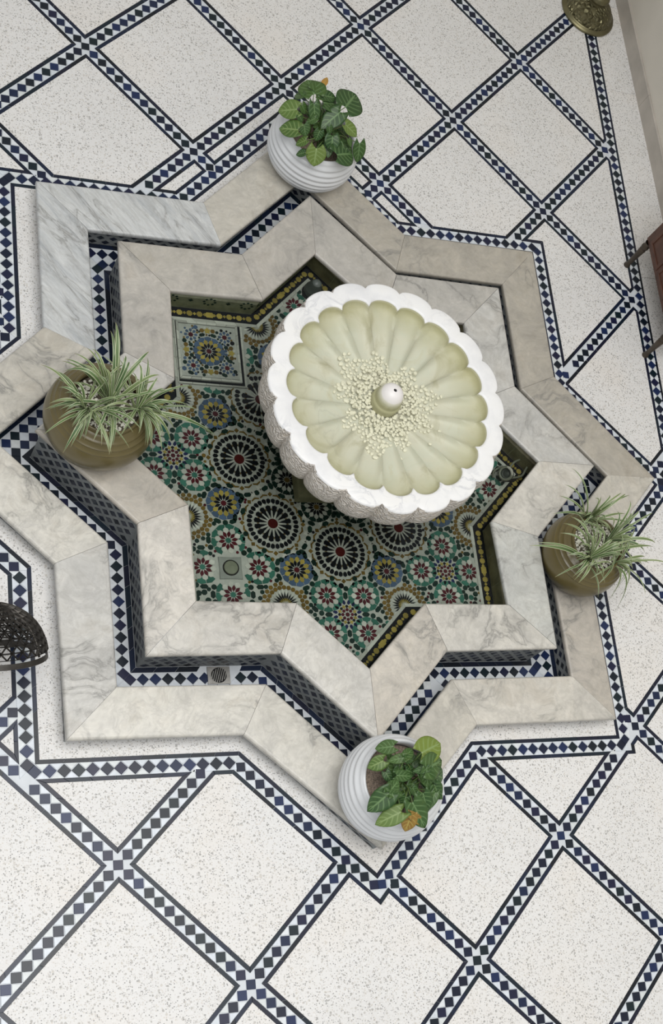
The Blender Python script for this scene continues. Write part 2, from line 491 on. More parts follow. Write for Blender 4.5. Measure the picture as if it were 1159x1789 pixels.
# border along the wall
y0, y1 = -2.9, 3.9; n = round((y1-y0)/PITCH)
band_run((XB(y0), y0), (XB(y1), y1), n, H, lambda p: in_frame((p[0], p[1], 0), 60))
strips += strip_pieces(band_star(O_IN0), band_star(O_IN1), 0.0)
e = [(XB(y0)+HW-0.004, y0), (XB(y1)+HW-0.004, y1)]; e2 = [(x+ST*0.8, y) for x, y in e]
strips += strip_pieces([e2[0], e2[1]], [e[0], e[1]], 0.0, edges=[0])
# terrazzo panels inside the lattice cells
for i in range(-3, 12):
    for j in range(-9, 9):
        if j == 1 and i >= 4: continue
        jl = 1 if j == 2 and i >= 4 else j
        cell = [node(i, jl), node(i+1, jl), node(i+1, j+1), node(i, j+1)]
        if area(cell) < 0: cell.reverse()
        cell = offset_in(cell, HW)
        cell = clip_half(cell, 1, -0.0203, 1.862-0.0203*0.9-HW+0.004)
        if len(cell) < 3 or max(p[1] for p in cell) < -3.1 or min(p[1] for p in cell) > 4.0 or max(p[0] for p in cell) < -2.5: continue
        if not any(in_frame((p[0], p[1], 0), 120) for p in cell) and not in_frame((sum(p[0] for p in cell)/len(cell), sum(p[1] for p in cell)/len(cell), 0)): continue
        for lp in difference(cell, star_out):
            lp = [p for k, p in enumerate(lp) if math.dist(p, lp[k-1]) > 0.012]
            if len(lp) < 3: continue
            q = offset_in(lp, ST)
            ok = area(q) > 6e-4 and all((q[(k+1) % len(q)][0]-q[k][0])*(lp[(k+1) % len(q)][0]-lp[k][0])+(q[(k+1) % len(q)][1]-q[k][1])*(lp[(k+1) % len(q)][1]-lp[k][1]) > 0 for k in range(len(q)))
            if ok:
                panels.append(q); strips += strip_pieces(lp, q, 0.0)
            elif area(lp) > 8e-4:
                strips.append(flat(lp, 0.0))
# plain terrazzo between the kerb and the star band, and along the wall
def concave_panel(pts, hole, name):
    bm = bmesh.new()
    bmesh.ops.triangle_fill(bm, edges=loop_edges(bm, pts, 0.0005)+(loop_edges(bm, hole, 0.0005) if hole else []), use_beauty=True)
    for f in bm.faces:
        if f.normal.z < 0: f.normal_flip()
    me = D.meshes.new(name); bm.to_mesh(me); bm.free(); me.materials.append(M['terrazzo'])
    o = D.objects.new(name, me); COL.objects.link(o); o.parent = floor
concave_panel(band_star(O_IN0-0.0008), star(1.172), 'terrazzo_margin')
ys = [-3.0+0.6*k for k in range(12)]
for a, b in zip(ys, ys[1:]):
    panels.append([(XB(a)+HW-0.004+ST*0.8, a+0.0005), (WALL_X-0.004, a+0.0005), (WALL_X-0.004, b-0.0005), (XB(b)+HW-0.004+ST*0.8, b-0.0005)])
for q in panels:
    mb = MB()
    c = (sum(p[0] for p in q)/len(q), sum(p[1] for p in q)/len(q), 0)
    n = len(q)
    qi = offset_in(q, 0.001)
    bm = bmesh.new()
    bmesh.ops.triangle_fill(bm, edges=loop_edges(bm, [(x-c[0], y-c[1]) for x, y in qi], 0.0005), use_beauty=True)
    vs = [v for v in bm.verts]
    for f in bm.faces:
        if f.normal.z < 0: f.normal_flip()
    lowv = [bm.verts.new((x-c[0], y-c[1], -0.004)) for x, y in q]
    for k in range(n): bm.faces.new((vs[k], lowv[k], lowv[(k+1) % n], vs[(k+1) % n]))
    me = D.meshes.new('terrazzo_panel'); bm.to_mesh(me); bm.free(); me.materials.append(M['terrazzo'])
    o = D.objects.new('terrazzo_panel', me); COL.objects.link(o); o.parent = floor; o.location = c
emit(squares, 'navy_tile', M['navy'], floor)
emit(strips, 'border_tile', M['navy_strip'], floor)
emit(tris, 'white_tile', M['white_tile'], floor, limit=0, stuff_name='white_tile_field')

# ------------------------------------------------------------------ right wall
mb = MB(); mb.box((WALL_X, -3.3, -0.02), (WALL_X+0.2, 4.2, 3.4))
props(mb.build('wall_right', M['plaster']), 'cream plastered wall along the right side of the floor', 'wall', None, 'structure')
mb = MB()
P = [(WALL_X-0.012, 0.0005), (WALL_X-0.012, 0.108), (WALL_X-0.008, 0.112), (WALL_X, 0.112), (WALL_X, 0.0005)]
ys = [-3.2+0.92*k for k in range(9)]
for a, b in zip(ys, ys[1:]):
    mb.add([(x, a+0.0008, z) for x, z in P]+[(x, b-0.0008, z) for x, z in P], [(0,1,2,3,4),(9,8,7,6,5)]+[(k, 5+k, 5+(k+1) % 5, (k+1) % 5) for k in range(5)])
props(mb.build('baseboard_right', M['skirting']), 'grey stone skirting at the foot of the right wall', 'skirting', None, 'structure')

mb = MB(); mb.box((-2.6, 4.2, -0.02), (WALL_X+0.2, 4.4, 3.4))  # out of view, added to darken the far end of the floor
props(mb.build('wall_back_unseen', M['plaster']), 'unseen plastered wall added beyond the view to darken the far floor', 'wall', None, 'structure')

# ------------------------------------------------------------------ outer star kerb
Z_O, Z_I, Z_CH, Z_B = 0.095, 0.185, -0.060, 0.030
OO = [(-0.021,-0.0069),(-0.0015,0.0085),(0.0017,0.0044),(-0.0005,-0.0029),(0,0),(0.0135,0.0172),(-0.0001,0.0044),(0,0.0124),(0,0),(-0.0016,-0.0124),(0.0089,0.0018),(-0.0219,-0.0038),(0.0014,0.01),(0.0035,-0.0028),(0.0037,-0.0018),(0,0)]
OI = [(-0.0135,-0.007),(-0.0007,0.0072),(-0.0039,-0.0068),(0.0108,-0.0066),(0,0),(-0.0067,0.0068),(0.0008,-0.0014),(0.0016,-0.001),(0,0),(0.002,-0.0039),(0.0026,-0.0018),(0.004,-0.0049),(0,0),(-0.0013,-0.0036),(0.0084,-0.0005),(0,0)]
IO = [(-0.0029,-0.0025),(0.0084,0.0092),(0.0104,0.007),(0.004,0.0103),(-0.0058,-0.0013),(0.011,0.0103),(0.0042,0.0015),(-0.0033,0.0037),(0.0083,0.0055),(0.0036,0.0031),(0.0009,-0.0056),(0.0061,-0.0021),(0,0),(-0.0085,-0.0012),(0.0003,0.0057),(0,0)]
II = [(-0.0057,0.0016),(0,0),(0.0032,0.002),(0,0),(-0.0151,-0.0136),(-0.0016,0.0035),(-0.0015,-0.0022),(-0.0137,-0.0112),(0,0),(-0.0002,0.0037),(-0.0012,0.0036),(0.0059,-0.0022),(0.0029,0.0028),(0.004,-0.0031),(-0.0009,-0.0046),(-0.0178,-0.0219)]
def slab_ring(parent, ao, ai, co, ci, zt, th, tones, joints, streaked=()):
    """sixteen mitred slabs with rounded long edges"""
    def prof():
        r = 0.011; zb = zt-th; out = []
        out += [(ao-0.004, zb), (ao, zb+0.006)]
        for k in range(5):
            t = k/4*PI/2; out.append((ao-r+r*math.cos(t), zt-r+r*math.sin(t)))
        for k in range(5):
            t = PI/2+k/4*PI/2; out.append((ai+r+r*math.cos(t), zt-r+r*math.sin(t)))
        out += [(ai, zb+0.006), (ai+0.004, zb)]
        return out
    P = prof()
    def ringv(a):
        w = (a-ai)/(ao-ai); s = star(a)
        return [(s[k][0]+co[k][0]*w+ci[k][0]*(1-w), s[k][1]+co[k][1]*w+ci[k][1]*(1-w)) for k in range(16)]
    R = [ringv(a) for a, z in P]; n = len(P)
    for k in range(16):
        j = (k+1) % 16
        va = [Vector((R[i][k][0], R[i][k][1], P[i][1])) for i in range(n)]
        vb = [Vector((R[i][j][0], R[i][j][1], P[i][1])) for i in range(n)]
        for i in range(n):
            d = (vb[i]-va[i]).normalized(); va[i] = va[i]+d*joints; vb[i] = vb[i]-d*joints
        dz = random.uniform(-0.0008, 0.0008)
        mb = MB(); c = (va[6]+vb[6])/2
        mb.add([(p.x, p.y, p.z+dz) for p in va+vb], [tuple(range(n)), tuple(range(2*n-1, n-1, -1))]+[(i, i+n, n+(i+1) % n, (i+1) % n) for i in range(n)])
        o = mb.build('marble_slab', M['streaked' if k in streaked else 'marble'], parent, smooth=True, origin=tuple(c), auto=50)
        o.color = (*tones[k], 1)
def riser(mb, a_, zb, zt, faceout):
    s = star(a_)
    for k in range(16):
        j = (k+1) % 16
        q = [(*s[k], zb), (*s[j], zb), (*s[j], zt), (*s[k], zt)]
        mb.poly(q if faceout else q[::-1])
def wall_pieces(a_, zlist, out, px, hx, hz, eps=0.0008, inset=0.0):
    """diamond tiles on a vertical star wall"""
    s = star(a_); res = []
    for k in range(16):
        A, B = Vector(s[k]), Vector(s[(k+1) % 16]); l = (B-A).length; d = (B-A)/l
        nrm = Vector((d.y, -d.x)) if out else Vector((-d.y, d.x))
        n = int(l//px); p = l/n
        for r, z in enumerate(zlist):
            for q in range(n if r % 2 == 0 else n-1):
                t = (q+0.5+(0.5 if r % 2 else 0))*p
                c = A+d*t+nrm*(eps)
                # counter-clockwise seen from outside
                u = d if out else -d
                res.append(([(c.x-u.x*hx, c.y-u.y*hx, z), (c.x, c.y, z-hz), (c.x+u.x*hx, c.y+u.y*hx, z), (c.x, c.y, z+hz)], (nrm.x, nrm.y, 0)))
    return res

kerb = empty('star_kerb', (0, 0, 0), 'low eight-pointed star kerb of pale marble slabs around the tiled channel, outer of the two stars', 'kerb')
warm, cool, lite, beig = (0.53, 0.51, 0.465), (0.57, 0.58, 0.58), (0.62, 0.605, 0.565), (0.43, 0.405, 0.36)
#        E-ENE ENE-TR TR-NNE NNE-N N-NNW NNW-TL TL-WNW WNW-W W-WSW WSW-BL BL-SSW SSW-S S-SSE SSE-BR BR-ESE ESE-E
tones_o = [beig, beig, beig, beig, warm, cool, cool, warm, lite, (0.55, 0.545, 0.53), lite, (0.585, 0.57, 0.53), warm, (0.575, 0.555, 0.515), (0.47, 0.44, 0.40), warm]
slab_ring(kerb, 1.1939, 0.9916, OO, OI, Z_O, 0.030, tones_o, 0.0006, (5, 6))
mb = MB(); riser(mb, 1.176, -0.004, Z_O-0.029, True); riser(mb, 1.026, Z_CH-0.003, Z_O-0.029, False)
mb.build('riser', M['grout'], kerb)
emit(wall_pieces(1.0262, [-0.042, -0.010, 0.022, 0.052], False, 0.053, 0.019, 0.0155), 'diamond_tile', M['navy_strip'], kerb, 300, 'diamond_tile_field', 0.003)
emit(wall_pieces(1.176, [0.012, 0.03, 0.048], True, 0.06, 0.026, 0.0085), 'riser_tile', M['navy_strip'], kerb, 0, 'riser_tile_field', 0.003)

# ------------------------------------------------------------------ tiled channel
chan = empty('tiled_channel', (0, 0, Z_CH), 'sunken dry channel of navy and white chequered tiles between the two star kerbs', 'channel')
mb = MB(); a, b = star(1.0265), star(0.876)
for k in range(16):
    j = (k+1) % 16; mb.poly([(*b[k], Z_CH-0.003), (*a[k], Z_CH-0.003), (*a[j], Z_CH-0.003), (*b[j], Z_CH-0.003)])
mb.build('channel_bed', M['bed'], chan)
GRATE = (-0.548, -0.916)
notgrate = lambda p: not (abs(p[0]-GRATE[0]) < 0.052 and abs(p[1]-GRATE[1]) < 0.040)
cs, cw = [], []
for row in (0.926, 0.9775):
    s = star(row); ref = star(0.926)
    for k in range(16):
        A, B = Vector(s[k]), Vector(s[(k+1) % 16]); d = (B-A).normalized()
        rA, rB = Vector(ref[k]), Vector(ref[(k+1) % 16]); n = round((rB-rA).length/0.0515); p = (rB-rA).length/n
        mid = (rA+rB)/2
        for q in range(-2, n+2):
            c = Vector(s[k])+d*((rA-A).dot(d)+(q+0.5)*p)
            t = (c-A).dot(d)
            if t < 0.012 or t > (B-A).length-0.012 or not notgrate(c): continue
            cs.append(flat(square_on(c, d, p/2*0.985), Z_CH+random.uniform(0, 0.0004)))
for k in range(16):     # white squares between the two rows
    ref = star(0.95175); A, B = Vector(ref[k]), Vector(ref[(k+1) % 16]); d = (B-A).normalized(); n = round((B-A).length/0.0515)
    rr = star(0.926); rA = Vector(rr[k]); rB = Vector(rr[(k+1) % 16]); n = round((rB-rA).length/0.0515); p = (rB-rA).length/n
    for q in range(n+1):
        c = A+d*((rA-A).dot(d)+q*p)
        if not 0.02 < (c-A).dot(d) < (B-A).length-0.02 or not notgrate(c): continue
        cw.append(flat(square_on(c, d, p/2*0.97), Z_CH-0.0003))
cst = [s for s in strip_pieces(star(0.8985), star(0.8775), Z_CH, 0.085)+strip_pieces(star(1.0245), star(1.0045), Z_CH, 0.055) if notgrate(((s[0][0][0]+s[0][2][0])/2, (s[0][0][1]+s[0][2][1])/2))]
emit(cs, 'navy_tile', M['navy'], chan); emit(cst, 'border_tile', M['navy_strip'], chan)
emit(cw, 'white_tile', M['white_tile'], chan)
# metal grate over the drain of the channel
M['steel'] = m_plain('dull_steel', (0.33, 0.32, 0.30), 0.4, 0.2, 40, 0.6)
M['dark'] = m_plain('dark_hole', (0.01, 0.01, 0.01), 0.9)
gr = empty('channel_grate', (GRATE[0], GRATE[1], Z_CH), 'square metal drain grate with slots set in the channel floor', 'grate')
gx, gy, gz = GRATE[0], GRATE[1], Z_CH
mb = MB(); mb.box((gx-0.046, gy-0.036, gz-0.004), (gx+0.046, gy+0.036, gz-0.0005)); mb.build('drain_shaft', M['dark'], gr)
mb = MB()
ring = [(0.033, 0.003), (0.031, 0.0045), (0.028, 0.0045), (0.026, 0.003)]
sq = [(gx+0.046*max(-1, min(1, 1.5*math.cos(t))), gy+0.036*max(-1, min(1, 1.5*math.sin(t)))) for t in [2*PI*k/32 for k in range(32)]]
ci = [(gx+0.032*math.cos(2*PI*k/32), gy+0.032*math.sin(2*PI*k/32)) for k in range(32)]
for k in range(32):
    j = (k+1) % 32
    mb.poly([(*ci[k], gz+0.003), (*sq[k], gz+0.003), (*sq[j], gz+0.003), (*ci[j], gz+0.003)])
    mb.poly([(*sq[k], gz+0.003), (*sq[k], gz-0.004), (*sq[j], gz-0.004), (*sq[j], gz+0.003)])
    mb.poly([(*ci[k], gz-0.001), (*ci[k], gz+0.003), (*ci[j], gz+0.003), (*ci[j], gz-0.001)])
mb.build('plate', M['steel'], gr, fix=False)
for k in range(-3, 4):
    x = gx+k*0.0088; l = math.sqrt(max(0, 0.032**2-(k*0.0088)**2))
    mb = MB(); mb.tube([(x-0.3*l, gy-0.95*l, gz+0.0025), (x+0.3*l, gy+0.95*l, gz+0.0025)], 0.0023, 6); mb.build('bar', M['steel'], gr)

# ------------------------------------------------------------------ star pool
pool = empty('star_pool', (0, 0, Z_CH), 'raised eight-pointed star pool with marble coping and a multicoloured mosaic floor', 'pool')
tones_i = [(0.52, 0.52, 0.51), (0.53, 0.53, 0.52), (0.46, 0.45, 0.43), (0.45, 0.435, 0.41), (0.45, 0.43, 0.40), (0.46, 0.44, 0.405), (0.46, 0.44, 0.41), (0.54, 0.53, 0.51), (0.47, 0.44, 0.395), (0.62, 0.595, 0.555), (0.55, 0.535, 0.505), (0.57, 0.56, 0.535), (0.54, 0.51, 0.465), (0.59, 0.575, 0.54), (0.54, 0.55, 0.535), (0.60, 0.585, 0.55)]
slab_ring(pool, 0.8974, 0.6856, IO, II, Z_I, 0.028, tones_i, 0.0009)
mb = MB(); riser(mb, 0.876, Z_CH-0.003, Z_I-0.027, True); mb.build('outer_riser', M['grout'], pool)
emit(wall_pieces(0.876, [-0.040+0.034*k for k in range(6)], True, 0.056, 0.0188, 0.020), 'diamond_tile', M['navy_strip'], pool, 300, 'diamond_tile_field', 0.003)
M['algae'] = m_plain('algae_stained_tile', (0.205, 0.19, 0.12), 0.5, 0.35, 18)
M['algae_lite'] = m_plain('stained_white_tile', (0.29, 0.305, 0.21), 0.5, 0.25, 25)
mb = MB(); riser(mb, 0.702, Z_B-0.003, Z_I-0.027, False); mb.build('inner_riser', M['algae_lite'], pool)
mb = MB()
for k in (0, 3, 14, 15, 1, 2):          # the sides most overgrown with algae
    s = star(0.7010); j = (k+1) % 16
    A, B = Vector(s[k]), Vector(s[j])
    for q in range(3):
        a, b = A.lerp(B, (q+0.01)/3), A.lerp(B, (q+0.99)/3)
        mb.poly([(a.x, a.y, Z_I-0.03), (b.x, b.y, Z_I-0.03), (b.x, b.y, Z_B+0.003), (a.x, a.y, Z_B+0.003)])
mb.build('algae_panel', M['algae'], pool, fix=False)
wp = []
s = star(0.7012)
for k in (4, 5, 6, 7, 8, 9, 10, 11, 12, 13):                     # dark rosettes on the stained walls
    A, B = Vector(s[k]), Vector(s[(k+1) % 16]); l = (B-A).length; d = (B-A)/l; nr = Vector((-d.y, d.x, 0))
    for q in range(5):
        t = (q+0.5)/5*l; c = A+d*t
        for m_ in range(8 if q % 2 == 0 else 1):
            r = 0.024 if q % 2 == 0 else 0; an = m_*PI/4
            cc = Vector((c.x+d.x*r*math.cos(an), c.y+d.y*r*math.cos(an), 0.098+r*math.sin(an)))
            h = 0.007 if r else 0.011
            u = Vector((-d.x, -d.y, 0))
            wp.append(([tuple(cc+nr*0.001-u*h), tuple(cc+nr*0.001-Vector((0, 0, h))), tuple(cc+nr*0.001+u*h), tuple(cc+nr*0.001+Vector((0, 0, h)))], tuple(nr)))
emit(wp, 'wall_rosette', M['z_green'], pool, 0, 'wall_rosette_field', 0.002)
# pool floor
bm = bmesh.new()
bmesh.ops.triangle_fill(bm, edges=loop_edges(bm, star(0.7018), Z_B-0.003), use_beauty=True)
for f in bm.faces:
    if f.normal.z < 0: f.normal_flip()
me = D.meshes.new('pool_bed'); bm.to_mesh(me); bm.free()
M['mosaic_bed'] = m_plain('mosaic_bed', (0.56, 0.57, 0.54), 0.5, 0.1, 40)
me.materials.append(M['mosaic_bed']); o = D.objects.new('pool_bed', me); COL.objects.link(o); o.parent = pool; o.location = (0, 0, -Z_CH)
# black border with yellow flowers and its white fillet
mb = MB(); a, b = star(0.7015), star(0.6535)
for k in range(16):
    j = (k+1) % 16; mb.poly([(*b[k], Z_B), (*a[k], Z_B), (*a[j], Z_B), (*b[j], Z_B)])
mb.build('black_border', M['z_black'], pool)
emit(strip_pieces(star(0.6535), star(0.6385), Z_B+0.0012, 0.09), 'white_fillet', M['z_white'], pool, 300, depth=0.004)
fl = []
s = star(0.6775)
for k in range(16):
    A, B = Vector(s[k]), Vector(s[(k+1) % 16]); l = (B-A).length; d = (B-A)/l; n = 9
    for q in range(n):
        c = A+d*(q+0.5)/n*l; r = 0.0142
        if q == n//2:
            for w_ in (-0.007, 0.007):
                c2 = c+d*w_; fl.append(flat([(c2.x+r*(1 if m_ % 2 else 0.86)*math.cos(m_*PI/8), c2.y+r*(1 if m_ % 2 else 0.86)*math.sin(m_*PI/8)) for m_ in range(16)], Z_B+0.001+0.0004*(w_ > 0)))
        else: fl.append(flat([(c.x+r*(1 if m_ % 2 else 0.86)*math.cos(m_*PI/8), c.y+r*(1 if m_ % 2 else 0.86)*math.sin(m_*PI/8)) for m_ in range(16)], Z_B+0.001))
        if q < n-1: fl.append(flat(square_on(c+d*l/n/2, d, 0.0082), Z_B+0.001))
emit(fl, 'yellow_flower', M['z_yellow'], pool, 300, depth=0.002)
# mosaic rosettes
Z_ = {}
placed = []
star_lim = star(0.651)
HATCH = (-0.4925, 0.485, 0.150)
DRAIN = (-0.489, -0.491, 0.052)
def zl(colr, pts, c=None, bucket=None, chk=True):
    cx = sum(p[0] for p in pts)/len(pts); cy = sum(p[1] for p in pts)/len(pts)
    if chk:
        if not all(inside(star_lim, p) for p in pts): return
        for hx, hy, hr in (HATCH, DRAIN):
            if any(abs(p[0]-hx) < hr+0.002 and abs(p[1]-hy) < hr+0.002 for p in pts): return
        if abs(cx) < 0.17 and abs(cy) < 0.17: return
    if area(pts) < 0: pts = pts[::-1]
    (Z_ if bucket is None else bucket).setdefault(colr, []).append(pts)
    placed.append((cx, cy, max(math.dist((cx, cy), p) for p in pts)))
def pol(c, r, a): return (c[0]+r*math.cos(a), c[1]+r*math.sin(a))
R = math.radians
def rad(c, a, prof): return [pol(c, r, a+R(w)) for r, w in prof]
def sym(prof):      # mirror a half profile (r, +deg) to a closed outline
    return prof+[(r, -w) for r, w in reversed(prof) if w != 0]
def ngon(c, r, n, a0=0): return [pol(c, r, a0+2*PI*k/n) for k in range(n)]
def starp(c, r, ri, n, a0=0): return [pol(c, r if k % 2 == 0 else ri, a0+PI*k/n) for k in range(2*n)]
def big(c, a0, b=None, chk=True):
    zl('red', ngon(c, 0.0215, 16), bucket=b, chk=chk)
    for k in range(16):
        a = a0+k*PI/8
        zl('white', rad(c, a, sym([(0.0225, 6), (0.036, 4.4), (0.057, 0)])), bucket=b, chk=chk)
        zl('black', rad(c, a+PI/16, sym([(0.027, 0), (0.044, 5.5), (0.056, 6.6), (0.060, 9.3), (0.079, 7.6), (0.083, 0)])), bucket=b, chk=chk)
        zl('ochre', rad(c, a, sym([(0.060, 0), (0.065, 1.8), (0.072, 0)])), bucket=b, chk=chk)
        zl('white', starp(pol(c, 0.0895, a), 0.0120, 0.0048, 5, a), bucket=b, chk=chk)
    for k in range(32):
        a = a0+(k+0.5)*PI/16
        zl('black', rad(c, a, sym([(0.0905, 1.5), (0.096, 4.7), (0.109, 4.6), (0.114, 0)])), bucket=b, chk=chk)
    for k in range(8):
        a = a0+k*PI/4
        zl('ochre', ngon(pol(c, 0.133, a), 0.0105, 4, a), bucket=b, chk=chk)
        p, q = Vector(pol(c, 0.133, a)), Vector(pol(c, 0.133, a+PI/4)); d = (q-p).normalized(); nn = Vector((d.y, -d.x)); l = (q-p).length
        for t0, t1, sgn in ((0.13, 0.47, -1), (0.53, 0.87, 1)):
            e0, e1 = p+d*l*t0, p+d*l*t1
            m_ = (e0+e1)/2+nn*0.006
            zl('ochre', [tuple(e0+nn*0.0022), tuple(m_+nn*0.0042), tuple(e1+nn*0.0022), tuple(e1-nn*0.0034), tuple(m_-nn*0.0034), tuple(e0-nn*0.0034)], bucket=b, chk=chk)
        for dd in (-0.26, 0.26):
            zl('white', starp(pol(c, 0.148, a+dd), 0.016, 0.008, 5, a+dd), bucket=b, chk=chk)
def flower(c, a0, n, core, core2, petal, ring, sc=1.0, b=None, chk=True, ringw=None):
    s = sc; w = 360/n
    zl(core, starp(c, 0.0145*s, 0.0100*s, n, a0), bucket=b, chk=chk)
    for k in range(n):
        a = a0+k*2*PI/n
        zl(core2, rad(c, a, sym([(0.0135*s, 0), (0.0245*s, w*0.43), (0.031*s, w*0.40), (0.0435*s, 0)])), bucket=b, chk=chk)
        zl(petal, rad(c, a+PI/n, sym([(0.0305*s, 0), (0.042*s, w*0.37), (0.052*s, w*0.36), (0.0595*s, 0)])), bucket=b, chk=chk)
        if ring: zl(ring, rad(c, a, sym([(0.044*s, 0), (0.054*s, w*0.15), (0.0595*s, w*0.45), (0.072*s, w*0.47), (0.0755*s, 0)])), bucket=b, chk=chk)
def chain(c, r, n, a0, avoid, b=None, chk=True, sc=1.0):
    for k in range(n):
        a = a0+2*PI*k/n; p = pol(c, r, a)
        if any(math.dist(p, q) < rr for q, rr in avoid): continue
        if any(math.dist(p, (x, y)) < 0.018 for x, y, rr in placed if rr > 0.009 and math.dist(p, (x, y)) < 0.03): continue
        t = Vector((-math.sin(a), math.cos(a))); nn = Vector((math.cos(a), math.sin(a)))
        if k % 2 == 0: zl('green', [tuple(Vector(p)+t*x*sc+nn*y*sc) for x, y in ((-0.0175, 0), (-0.010, -0.0095), (0.010, -0.0095), (0.0175, 0), (0.010, 0.0095), (-0.010, 0.0095))], bucket=b, chk=chk)
        else: zl('green', ngon(p, 0.0118*sc, 8, a+PI/8), bucket=b, chk=chk)
bigs = [pol((0, 0), 0.407, k*PI/4) for k in range(8)]
yels = [pol((0, 0), 0.533, (k+0.5)*PI/4) for k in range(8)]
navs = [pol((0, 0), 0.688, k*PI/4) for k in range(8)]
ins = [pol((0, 0), 0.222, (k+0.5)*PI/4) for k in range(8)]
nots = [pol((0, 0), 0.700, (k+0.5)*PI/4) for k in range(8)]
sats = []
for k, c in enumerate(navs):
    sats += [pol(c, 0.1175, k*PI/4+PI/4+m_*PI/2) for m_ in range(4)]
for k, c in enumerate(bigs): big(c, k*PI/4)
for k, c in enumerate(yels): flower(c, (k+0.5)*PI/4, 12, 'maroon', 'black', 'yellow', 'blue')
for k, c in enumerate(sats): flower(c, (k//4)*PI/4, 10, 'teal', 'maroon', 'white', 'teal', 0.98)
for k, c in enumerate(ins): flower(c, (k+0.5)*PI/4, 12, 'ochre', 'black', 'white', 'green', 0.95)
for k, c in enumerate(navs):
    a0 = k*PI/4
    zl('maroon', starp(c, 0.0105, 0.008, 8, a0))
    for m_ in range(8):
        a = a0+m_*PI/4
        zl('maroon', ngon(pol(c, 0.0215, a), 0.0075, 6, a)); zl('yellow', starp(pol(c, 0.036, a+PI/8), 0.0105, 0.0052, 4, a+PI/8)); zl('black', ngon(pol(c, 0.036, a), 0.0068, 6, a))
    for m_ in range(16):
        a = a0+(m_+0.5)*PI/8; zl('navy2', rad(c, a, sym([(0.044, 0), (0.051, 8), (0.062, 4), (0.066, 0)])))
avoid_all = [(c, 0.072) for c in sats]+[(c, 0.074) for c in yels]+[(c, 0.060) for c in navs]+[(c, 0.118) for c in bigs]+[(c, 0.07) for c in ins]
for k, c in enumerate(nots):
    a0 = (k+0.5)*PI/4; far = [(q, r) for q, r in avoid_all if r < 0.1]
    for m_ in range(24):
        a = a0+m_*PI/12
        zl('yellow', rad(c, a, sym([(0.012, 0), (0.024, 5), (0.031, 0)]))); zl('black', rad(c, a+PI/24, sym([(0.019, 0), (0.036, 6.6), (0.056, 0)])))
        zl('white', rad(c, a, sym([(0.040, 0), (0.058, 4.6), (0.072, 0)])))
        for rr_, off, col_ in ((0.0765, 0.5, 'ochre'), (0.094, 0, 'ochre'), (0.110, 0.5, 'green')):
            p = pol(c, rr_, a+off*PI/12)
            if any(math.dist(p, q) < r+0.008 for q, r in far) or any(math.dist(p, q) < 0.122 for q in bigs): continue
            zl(col_, ngon(p, 0.0102, 6, a))
for k, c in enumerate(yels): chain(c, 0.0865, 16, (k+0.5)*PI/4, avoid_all+[(q, 0.088) for q in nots])
for k, c in enumerate(sats): chain(c, 0.0835, 16, (k//4)*PI/4, avoid_all+[(q, 0.088) for q in nots])
for k, c in enumerate(ins): chain(c, 0.082, 16, (k+0.5)*PI/4, avoid_all+[(q, 0.088) for q in nots])
for k, c in enumerate(bigs): chain(c, 0.163, 24, k*PI/4+PI/24, avoid_all+[(q, 0.088) for q in nots])
# small filling stars wherever the setting left bare bed
for rad_, tries_ in ((0.0125, 5000), (0.0095, 6000), (0.0065, 9000)):
    for _ in range(tries_):
        p = (random.uniform(-0.9, 0.9), random.uniform(-0.9, 0.9))
        if not inside(star_lim, p): continue
        if any(abs(x-p[0]) < 0.03 and math.dist(p, (x, y)) < min(r, 0.014)*0.88+rad_*0.95 for x, y, r in placed): continue
        c_ = random.choice(('green', 'green', 'green', 'ochre', 'teal', 'black') if rad_ > 0.009 else ('ochre', 'green', 'black', 'white', 'maroon'))
        a = random.uniform(0, 1)
        zl(c_, starp(p, rad_*1.15, rad_*0.6, 5, a) if c_ == 'white' else ngon(p, rad_, 6 if rad_ < 0.012 else 8, a))
NMZ = dict(red='red_mosaic', white='white_mosaic', black='black_mosaic', ochre='ochre_mosaic', maroon='maroon_mosaic', teal='teal_mosaic', yellow='yellow_mosaic', blue='blue_mosaic', green='green_mosaic', navy2='navy_mosaic')
def mosaic(bucket, z, parent):
    for colr, ps in bucket.items():
        mb = MB()
        for p in ps: mb.prism([(x, y, z) for x, y in p], (0, 0, 1), 0.003, 0.0004)
        mb.build(NMZ[colr], M['z_'+colr], parent, fix=False, kind='stuff')
mosaic(Z_, Z_B, pool)
# still water in the pool, with shade from the bowl put into its tint
M['shaded_pool_water'] = m_water('shaded_pool_water', (0.675, 0.705, 0.665))
bm = bmesh.new()
bmesh.ops.triangle_fill(bm, edges=loop_edges(bm, star(0.7005), 0.118), use_beauty=True)
for f in bm.faces:
    if f.normal.z < 0: f.normal_flip()
me = D.meshes.new('water'); bm.to_mesh(me); bm.free(); me.materials.append(M['shaded_pool_water'])
o = D.objects.new('water', me); COL.objects.link(o); o.parent = pool; o.location = (0, 0, -Z_CH); o['label'] = 'shallow water over the mosaic, tint darkened for the shade of the bowl'

